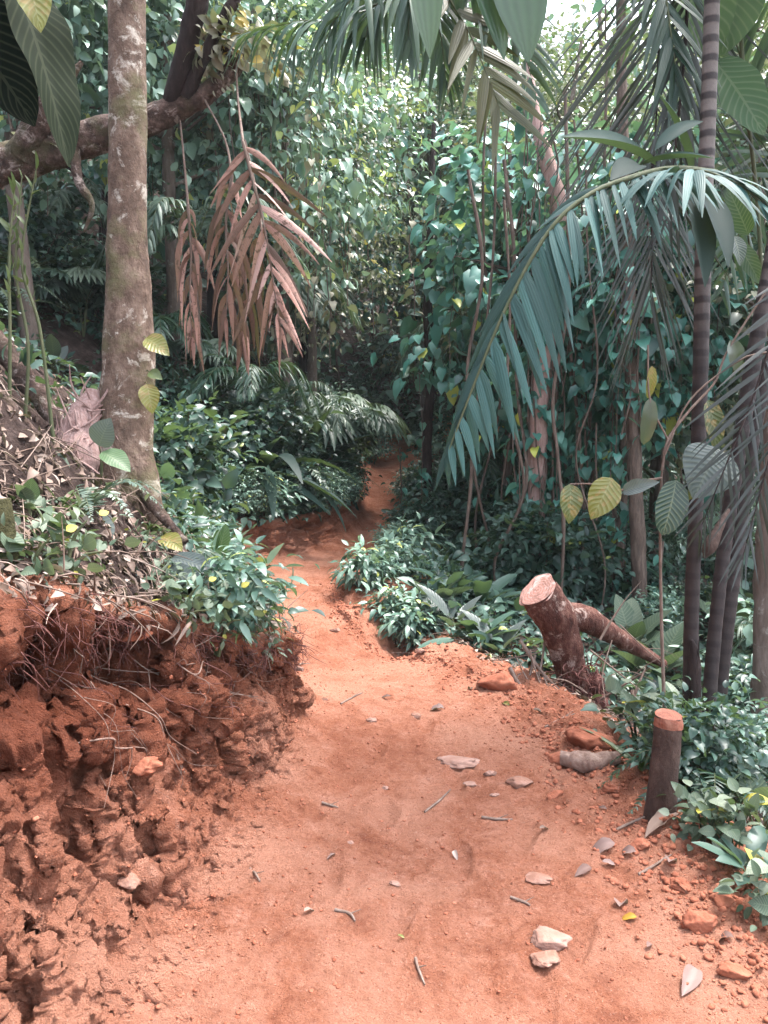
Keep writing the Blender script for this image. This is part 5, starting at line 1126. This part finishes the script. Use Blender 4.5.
for p0, p1, rd, lab in sticks:
    a, e = at(*p0), at(*p1); m = (a + e) / 2 + rw.normal(0, .03, 3); b = MB(); tube(b, [a, m, e], [rd, rd * .9, rd * .5], 7, 24, .35, 12)
    q = a * .45 + e * .55; tube(b, [q, q + nrm(e - a) * .08 + [.03, 0, .05], q + nrm(e - a) * .2 + [.07, 0, .07]], [rd * .5, rd * .4, rd * .15], 5, 10)
    tag(b.build('bare_stick', M['twig'], base=np.minimum(a, e)), lab, 'stick', 'bare sticks around the felled log')
# sawn stump at the path edge
p = ground(661, 812); p0 = at(660, 818, p[1]); p1 = at(669, 716, p[1] + .02)
t = thing('sawn_stump', 'short dark stump with an orange sawn top at the right path edge', 'stump', p)
b = MB(); tube(b, [p0 - [0.01, 0, .12], p0 + [0, 0, .02], p0 * .5 + p1 * .5, p1], [.074, .062, .056, .054], 22, 50, .08, 9, seed=3, cap=False); b.build('trunk', M['bark_stump'], t)
ax = nrm(p1 - p0); b = MB(); tube(b, [p1 - ax * .042, p1 - ax * .02, p1], [.0555, .0560, .0525], 22, 14, .10, 22, cap=False, seed=7); disc(b, p1, nrm(ax + [0, -.30, .0]), .0535, 24, 6, .04); b.build('cut_face', M['cut_orange'], t)
# short log, wood block
a, e = ground(566, 768), ground(618, 766)
t = thing('short_log', 'short dusty log lying on the path edge beside the stones', 'log', a); b = MB(); tube(b, [a + [-.02, 0, .03], (a + e) / 2 + [0, -.05, .035], e + [0, 0, .03]], [.034, .044, .030], 16, 60, .5, 14); b.build('trunk', M['root'], t)
b = MB(); ax = nrm(np.array(e - a)); disc(b, a + [-.025, 0, .03], -ax, .040, 16, 4); b.build('cut_face', M['cut_wood'], t)
# shredded wood on the slope and mossy post
p = ground(72, 470)
t = thing('shredded_stump', 'shredded pink stump of rotten wood left of the pale trunk', 'stump', p); b = MB()
P = line((66, 495, 3.95), (74, 465, 3.98), (82, 430, 4.05), (94, 392, 4.15)); tube(b, P, [.13, .115, .085, .04], 22, 60, .5, 6, seed=6)
Q = spline(P, 30)
for k in range(150):
    i = rw.integers(0, 26); c = Q[i] + nrm(rw.normal(size=3) + [0, -.8, .2]) * (.125 - .003 * i); d = nrm(Q[i + 3] - Q[i] + rw.normal(0, .035, 3)) * rw.choice([-1, 1]); l = rw.uniform(.06, .22); tube(b, [c, c + d * l * .5 + rw.normal(0, .006, 3), c + d * l + rw.normal(0, .02, 3)], [.007, .006, .002], 4, 6, cap=False)
b.build('trunk', M['deadwood'], t)
a = lip(2.75, 1.0); b = MB(); q = at(2, 606, 2.55); tube(b, [q, at(1, 570, 2.55), at(-2, 528, 2.55), at(-6, 500, 2.55)], [.060, .056, .054, .05], 18, 40, .15, 9)
tag(b.build('mossy_post', M['bark_moss'], base=q), 'short mossy tree stub at the left edge of the bank lip', 'stump')
# broken old log and fallen branches on the littered slope
for k, (pts, rd, lab) in enumerate([([(-10, 290, 4.4), (30, 340, 4.35), (62, 385, 4.3), (100, 440, 4.25)], .06, 'dark fallen branch slanting down the littered slope'), ([(-10, 360, 4.0), (20, 385, 4.0), (45, 402, 4.0)], .03, 'short brown branch at the left edge of the slope'), ([(0, 430, 3.6), (22, 452, 3.55), (42, 490, 3.5)], .028, 'reddish branch lying low on the left slope'), ([(140, 440, 4.0), (160, 465, 3.95), (184, 492, 3.9)], .035, 'broken reddish branch right of the pale trunk')]):
    P = line(*pts)
    for i in range(len(P)): P[i][2] = max(gz(P[i][0], P[i][1]) + rd * .4, P[i][2] - .25) if k < 4 else gz(P[i][0], P[i][1]) + rd * .5
    b = MB(); tube(b, P, np.linspace(rd, rd * .6, len(P)), 12, 50, .35, 9, seed=k); tag(b.build('fallen_branch', M['bark_limb' if k != 4 else 'bark_dark'], base=P[0]), lab, 'branch', 'fallen branches on the left slope')

# ------------------------------------------------------------------ roots hanging from the bank
def face_path(y0, f0, y1, f1, n, r, out=(.01, .06)):
    P = []
    for k in range(n):
        u = k / (n - 1); P.append(lip(y0 + (y1 - y0) * u + r.normal(0, .02), np.clip(f0 + (f1 - f0) * u, .02, 1), r.uniform(*out)))
    return np.array(P)
roots = [(2.55, 1, 3.25, .62, .0042, 'long pale root looping down from the lip at the left'), (2.95, .97, 3.4, .5, .0040, 'long pale root slanting down the right half of the bank face'), (2.9, .95, 2.98, .28, .0036, 'white root hanging straight down over the dark hollow'), (3.0, .9, 2.95, .22, .0034, 'second white root hanging in the dark hollow'), (3.1, .95, 3.4, .55, .0040, 'pink root branching over the bank face'), (2.4, .55, 2.75, .40, .0036, 'thin root sticking out low at the left edge'), (3.3, .98, 3.42, .45, .0028, 'fine root hanging right of the hollow'), (2.7, .96, 2.66, .66, .0028, 'fine root curled under the lip'), (3.55, .95, 3.7, .4, .0024, 'fine root hanging near the bank corner')]
for y0, f0, y1, f1, rd, lab in roots:
    P = face_path(y0, f0, y1, f1, 7, rw); b = MB(); tube(b, P, np.linspace(rd, rd * .35, 7), 6, 50, .3, 20)
    for k in range(3): i = rw.integers(2, 6); tube(b, [P[i], P[i] + rw.normal(0, .03, 3) + [.01, 0, -.05], P[i] + rw.normal(0, .03, 3) + [.02, -.01, -.13]], [rd * .45, rd * .35, rd * .12], 5, 12, cap=False)
    tag(b.build('hanging_root', M['root'], base=P[0]), lab, 'root', 'roots hanging from the red bank')
for k in range(34):
    y0 = rw.uniform(2.35, 3.8); f0 = rw.uniform(.55, 1); P = face_path(y0, f0, y0 + rw.normal(.05, .14), f0 - rw.uniform(.12, .45), 6, rw); b = MB(); rd = rw.uniform(.0010, .0028); tube(b, P, np.linspace(rd, rd * .3, 6), 5, 30, .3, 20, cap=False)
    tag(b.build('hanging_root', M['root' if k % 3 else 'root_red'], base=P[0]), 'short hair-thin root poking out of the red bank face', 'root', 'fine roots in the red bank')
rm = MB()
for k in range(750):
    y = rw.uniform(2.2, 4.3); a = lip(y, rw.uniform(.86, 1.0), rw.uniform(0, .04)) + [rw.uniform(-.10, .02), 0, rw.uniform(-.01, .03)]; d = nrm(rw.normal(size=3) * [1, 1, .5] + [.5, 0, -.5]); l = rw.uniform(.04, .16); tube(rm, [a, a + d * l * .5 + rw.normal(0, .015, 3), a + d * l + [0, 0, -.05 * rw.random()]], [.0020 * rw.uniform(.4, 1.5), .0016, .0006], 4, 6, cap=False, tint=rw.random())
tag(rm.build('root_debris', M['root_red'], base=np.zeros(3)), kind='stuff')

# ------------------------------------------------------------------ stones, chips, fallen leaves, twigs on the path
def stone(px, py, w, hgt, lab, m='stone', name='stone', cat='stone', group='stones lying on the path', facet=True, dep=.7, sink=.42):
    p = ground(px, py); r = w * .5 * p[1] / F_PX; b = MB(); seed = int(px * 3 + py); blob(b, np.array([0, 0, 0.0]), r, seed, 26, .5, (1.25, dep * 1.25, hgt), rw.uniform(-.4, .4), facet=facet)
    o = b.build(name, M[m], base=np.zeros(3)); o.location = p + np.array([0, 0, r * hgt * (.5 - sink)]); return tag(o, lab, cat, group)
for a in [(549, 940, 42, .40, 'largest flat pinkish stone near the bottom of the path', 'stone_pale'), (545, 962, 30, .3, 'half-buried stone below the largest flat one', 'stone'), (519, 786, 24, .75, 'blocky pinkish stone in the middle right of the path', 'stone'), (538, 882, 26, .3, 'flat half-sunk stone right of the path centre', 'stone'), (459, 764, 36, .28, 'long pale stone beside the path centre', 'stone_pale'), (489, 776, 13, .5, 'small white stone right of the long pale stone', 'stone_pale'), (471, 785, 13, .3, 'small flat white chip below the long pale stone', 'stone_pale'), (494, 797, 10, .4, 'small white chip left of the blocky stone', 'stone_pale'),
          (500, 690, 40, .75, 'red clod standing at the path edge by the stick pile', 'clod'), (372, 722, 11, .6, 'small pale stone on the left part of the path', 'stone_pale'), (416, 717, 9, .6, 'small dark-edged stone near the pale leaf', 'stone'), (555, 797, 20, .8, 'dark red clod right of the blocky stone', 'clod'), (560, 760, 26, .6, 'broken brown block before the short log', 'clod'), (590, 742, 44, .6, 'broad red mound of soil behind the short log', 'clod'), (575, 738, 18, .8, 'dark red clod left of the soil mound', 'clod'), (336, 632, 12, .7, 'tilted stone in the eroded notch', 'stone'), (300, 690, 10, .6, 'pale chip near the bank corner', 'stone_pale'), (447, 690, 9, .6, 'small red stone near the path edge', 'clod'),
          (612, 790, 22, .7, 'red clod left of the sawn stump', 'clod'), (700, 930, 34, .7, 'large red clod at the lower right path edge', 'clod'), (735, 975, 30, .6, 'red clod at the lower right corner', 'clod'), (680, 888, 22, .7, 'red clod below the leafy herbs', 'clod'), (640, 845, 18, .8, 'red clod right below the sawn stump', 'clod'), (722, 905, 26, .7, 'rounded red clod under the lowest herb', 'clod'), (385, 790, 8, .6, 'small pale chip left of the path centre', 'stone_pale'), (350, 845, 7, .6, 'tiny pale chip on the left path', 'stone_pale'), (395, 885, 10, .5, 'pale chip at the lower path centre', 'stone_pale'), (420, 655, 10, .6, 'small stone where the path narrows', 'stone'), (325, 700, 8, .6, 'tiny stone right of the bank corner', 'stone')]: stone(*a)
def rock_face(y, f, r, lab, m='stone', seed=4, flat=(1.1, .8, .55)):
    c = lip(y, f, -r * .2); b = MB(); blob(b, np.zeros(3), r, seed, 26, .5, flat, .2, facet=True); o = b.build('bank_rock', M[m], base=np.zeros(3)); o.location = c; tag(o, lab, 'rock', 'rocks stuck in the red bank')
rock_face(3.05, .93, .085, 'smooth pinkish rock stuck under the lip in the middle of the bank', 'clod', 4, (.9, 1.3, .5)); rock_face(3.35, .86, .06, 'round crumbling clod stuck below the lip', 'clod', 9); rock_face(2.95, .62, .05, 'round clod sticking out above the dark hollow', 'clod', 15); rock_face(2.35, .12, .035, 'small pale clod sticking out low on the bank', 'stone', 22, (1, 1, .6)); rock_face(4.35, .99, .12, 'overhanging red slab at the right corner of the bank', 'clod', 31, (1.25, 1.0, .38)); rock_face(2.6, .4, .06, 'clod sticking out of the left bank face', 'clod', 35)

def flat_leaf(px, py, L, lab, m='leaf_pink', kind='ovate', curl=1.0, name='fallen_leaf', wid=1.0):
    p = ground(px, py); l = L * p[1] / F_PX * 1.35; a = rw.uniform(0, 6.28); b = MB(); d = np.array([[math.cos(a), math.sin(a), .05]])
    add_leaves(b, shape(kind, 8, curl, .22, .1, 2), -d * l * .5, d, np.array([[rw.normal(0, .25), rw.normal(0, .25), 1]]), [l], [rw.uniform(.1, .95)], [wid * rw.uniform(.5, .8)]); o = b.build(name, M[m], base=np.zeros(3)); o.location = p + np.array([0, 0, .008 + l * .10 * curl]); tag(o, lab, 'leaf', 'fallen leaves on the path')
for a in [(690, 986, 36, 'large pink fallen leaf at the lower right of the path', 'leaf_pink', 'ovate', .3), (662, 826, 44, 'broad tan fallen leaf right below the sawn stump', 'leaf_brown', 'ovate', .4), (600, 851, 26, 'crumpled whitish leaf below the short log', 'leaf_pink', 'ovate', 1.4), (624, 857, 18, 'small curled white leaf right of the crumpled one', 'leaf_pink', 'ovate', 1.5), (610, 866, 12, 'little white leaf scrap below the crumpled one', 'leaf_pink', 'ovate', .6), (621, 906, 22, 'crumpled pale leaf in the lower right of the path', 'leaf_pink', 'round', 1.4), (583, 875, 18, 'narrow pale leaf left of the crumpled ones', 'leaf_pink', 'ovate', .5), (672, 862, 22, 'curled pale leaf among the clods at the right edge', 'leaf_pink', 'ovate', 1.6), (682, 892, 18, 'pale leaf scrap under the leafy herbs', 'leaf_pink', 'ovate', .8), (720, 940, 20, 'folded pale leaf at the lower right edge', 'leaf_pink', 'ovate', 1.8), (628, 922, 14, 'orange fallen leaf below the crumpled pale leaf', 'petal', 'ovate', .8), (650, 948, 12, 'small pink leaf scrap in the lower right', 'leaf_pink', 'ovate', .8),
          (435, 711, 14, 'pale curled leaf on the upper part of the path', 'leaf_pink', 'round', 1.0), (505, 705, 12, 'yellow fallen leaf near the stick pile', 'leaf_yellowing', 'ovate', .5), (404, 638, 9, 'yellow fallen leaf on the red soil patch', 'leaf_yellowing', 'ovate', .4), (402, 940, 9, 'yellow leaf scrap in the lower middle of the path', 'leaf_yellowing', 'ovate', .4), (330, 860, 10, 'pale leaf scrap on the left half of the path', 'leaf_pink', 'ovate', .9), (310, 915, 11, 'brown leaf scrap on the lower left path', 'leaf_brown', 'ovate', .9), (455, 860, 10, 'brown leaf scrap in the path centre', 'leaf_brown', 'ovate', 1.1), (470, 690, 9, 'brown leaf scrap before the stick pile', 'leaf_brown', 'ovate', .9), (385, 700, 9, 'pale leaf scrap on the upper left path', 'leaf_pink', 'ovate', .7), (545, 830, 11, 'brown leaf scrap left of the sawn stump', 'leaf_brown', 'ovate', .9), (600, 810, 11, 'pink leaf scrap between the short log and the stump', 'leaf_pink', 'ovate', .9), (540, 715, 11, 'brown leaf scrap beside the stick pile', 'leaf_brown', 'ovate', 1.2)]: flat_leaf(*a)
for px, py, L, ang, lab in [(438, 803, 40, -.7, 'bent twig lying in the middle of the path'), (497, 820, 32, .1, 'straight twig below the blocky stone'), (352, 700, 30, -.8, 'dark twig leaning at the bank corner'), (300, 668, 26, -.9, 'thin dark twig at the bank corner'), (640, 822, 60, -.25, 'long thin twig below the sawn stump'), (655, 870, 46, -.3, 'twig among the clods below the herbs'), (345, 915, 24, .4, 'short twig on the lower left path'), (255, 880, 22, .8, 'short twig at the foot of the bank'), (520, 905, 20, .3, 'tiny twig right of the path centre'), (420, 975, 22, 1.2, 'tiny twig at the bottom of the path'), (560, 720, 46, -.5, 'pale twig beside the soil mound'), (330, 810, 18, .2, 'tiny twig on the left path')]:
    p = ground(px, py); l = L * p[1] / F_PX; d = np.array([math.cos(ang), math.sin(ang) * -2.0, 0]) * l * .5; b = MB(); P = [p - d, p + rw.normal(0, .008, 3), p + d]
    for q in P: q[2] = gz(q[0], q[1]) + .006
    tube(b, P, [.0055, .005, .003], 6, 16, .3, 20); tube(b, [P[1], P[1] + d * .5 + [.02, .02, .012]], [.003, .001], 5, 5); tag(b.build('fallen_twig', M['twig'], base=p), lab, 'twig', 'twigs on the path')

# crumbs of loose soil: nobody could count them
pr = [MB() for _ in range(6)]; tm = []
for k in range(6): blob(pr[k], np.zeros(3), 1, k * 7 + 1, 6, .9, (1, .8, .6), facet=True); tm.append((pr[k].v[0], pr[k].f[0].reshape(-1, 4)))
sb = MB(); 
def crumbs(n, pick, smin, smax, lift=.3):
    for _ in range(n):
        p, s = pick(); s = smin * (smax / smin) ** (rw.random() ** 2.2) * s; V, F = tm[rw.integers(0, 6)]; a = rw.uniform(0, 6.28); Q = np.stack([V[:, 0] * math.cos(a) - V[:, 1] * math.sin(a), V[:, 0] * math.sin(a) + V[:, 1] * math.cos(a), V[:, 2]], -1)
        sb.add(Q * s + p + [0, 0, s * lift], F, rw.random())
def on_path():
    Y = math.exp(rw.uniform(math.log(1.9), math.log(8))); r_ = row(Y); u = rw.random(); u = 1 - abs(rw.normal(0, .13)) if u < .6 else (abs(rw.normal(0, .13)) if u < .75 else rw.random()); c = iP + int(np.clip(u, 0, .999) * NP); return G[r_, c].copy(), 1.0 if c < iP + .72 * NP else 1.9
def on_edge():
    Y = math.exp(rw.uniform(math.log(2), math.log(5.6))); r_ = row(Y); c = rw.integers(iE, iE + 60); return G[r_, c].copy(), 1.0
def on_face():
    Y = rw.uniform(1.9, 4.7); r_ = row(Y); c = rw.integers(iF + 4, iP); return G[r_, c].copy() + Nn[r_, c] * .002, 1.0
crumbs(9500, on_path, .0015, .011, .1); crumbs(1700, on_edge, .004, .030, .1); crumbs(1500, on_face, .002, .014, -.3)
tag(sb.build('soil_rubble', M['clod'], base=np.zeros(3)), kind='stuff')
# leaf litter on the bank and slopes
ll = MB(); P_, N_, S_ = [], [], []
for _ in range(9500):
    left = rw.random() < .72
    Y = math.exp(rw.uniform(math.log(2.1), math.log(7.5))); r_ = row(Y); c = rw.integers(iF - 112, iF + 2) if left else rw.integers(iE + 22, iE + 90)
    P_.append(G[r_, c] + Nn[r_, c] * rw.uniform(.004, .03)); N_.append(Nn[r_, c]); S_.append(rw.uniform(.025, .075))
P_, N_, S_ = np.array(P_), np.array(N_), np.array(S_); N_ = N_ * np.sign(N_[:, 2:3] + 1e-6); d = nrm(rw.normal(size=P_.shape) * [1, 1, .4])
d = nrm(d - N_ * np.sum(d * N_, 1, keepdims=True) + N_ * rw.normal(.05, .2, (len(P_), 1)))
for k, s_ in enumerate([shape('ovate', 3, 1.2, .3), shape('lance', 3, .8, .3), shape('ovate', 3, .4, .3), shape('blade', 4, .9, .4)]):
    w_ = np.arange(len(P_)) % 4 == k; add_leaves(ll, s_, P_[w_], d[w_], N_[w_] + rw.normal(0, .35, (w_.sum(), 3)), S_[w_] * (1.8 if k == 3 else 1), rw.uniform(0, 1, w_.sum()) ** 1.3)
for k in range(1500):
    i = rw.integers(0, len(P_)); l = rw.uniform(.05, .3); dd = nrm(d[i] + rw.normal(0, .25, 3)); tube(ll, [P_[i] + N_[i] * .01, P_[i] + dd * l * .5 + N_[i] * rw.uniform(.005, .04), P_[i] + dd * l + N_[i] * rw.uniform(-.005, .03)], [.0030 * rw.uniform(.4, 1.4), .0026, .001], 4, 5, cap=False, tint=rw.uniform(.2, .8))
tag(ll.build('leaf_debris', M['leaf_brown'], base=np.zeros(3)), kind='stuff')
# ------------------------------------------------------------------ thin haze added to brighten the forest and lift its shadows
g = mat('haze'); v = g.node('ShaderNodeVolumePrincipled'); v.inputs['Color'].default_value = (.80, .90, .95, 1); v.inputs['Density'].default_value = .0008; v.inputs['Anisotropy'].default_value = .3
g.link(v.outputs[0], g.out.inputs['Volume'])
lo, hi = G.reshape(-1, 3).min(0) - 1.0, np.maximum(G.reshape(-1, 3).max(0) + 1.0, [0, 0, 32.0])
hb = MB(); hb.add([[x, y, z] for z in (lo[2], hi[2]) for y in (lo[1], hi[1]) for x in (lo[0], hi[0])], [[0, 2, 3, 1], [4, 5, 7, 6], [0, 1, 5, 4], [2, 6, 7, 3], [0, 4, 6, 2], [1, 3, 7, 5]])
tag(hb.build('haze', g.m, base=np.zeros(3), smooth=False), kind='stuff')
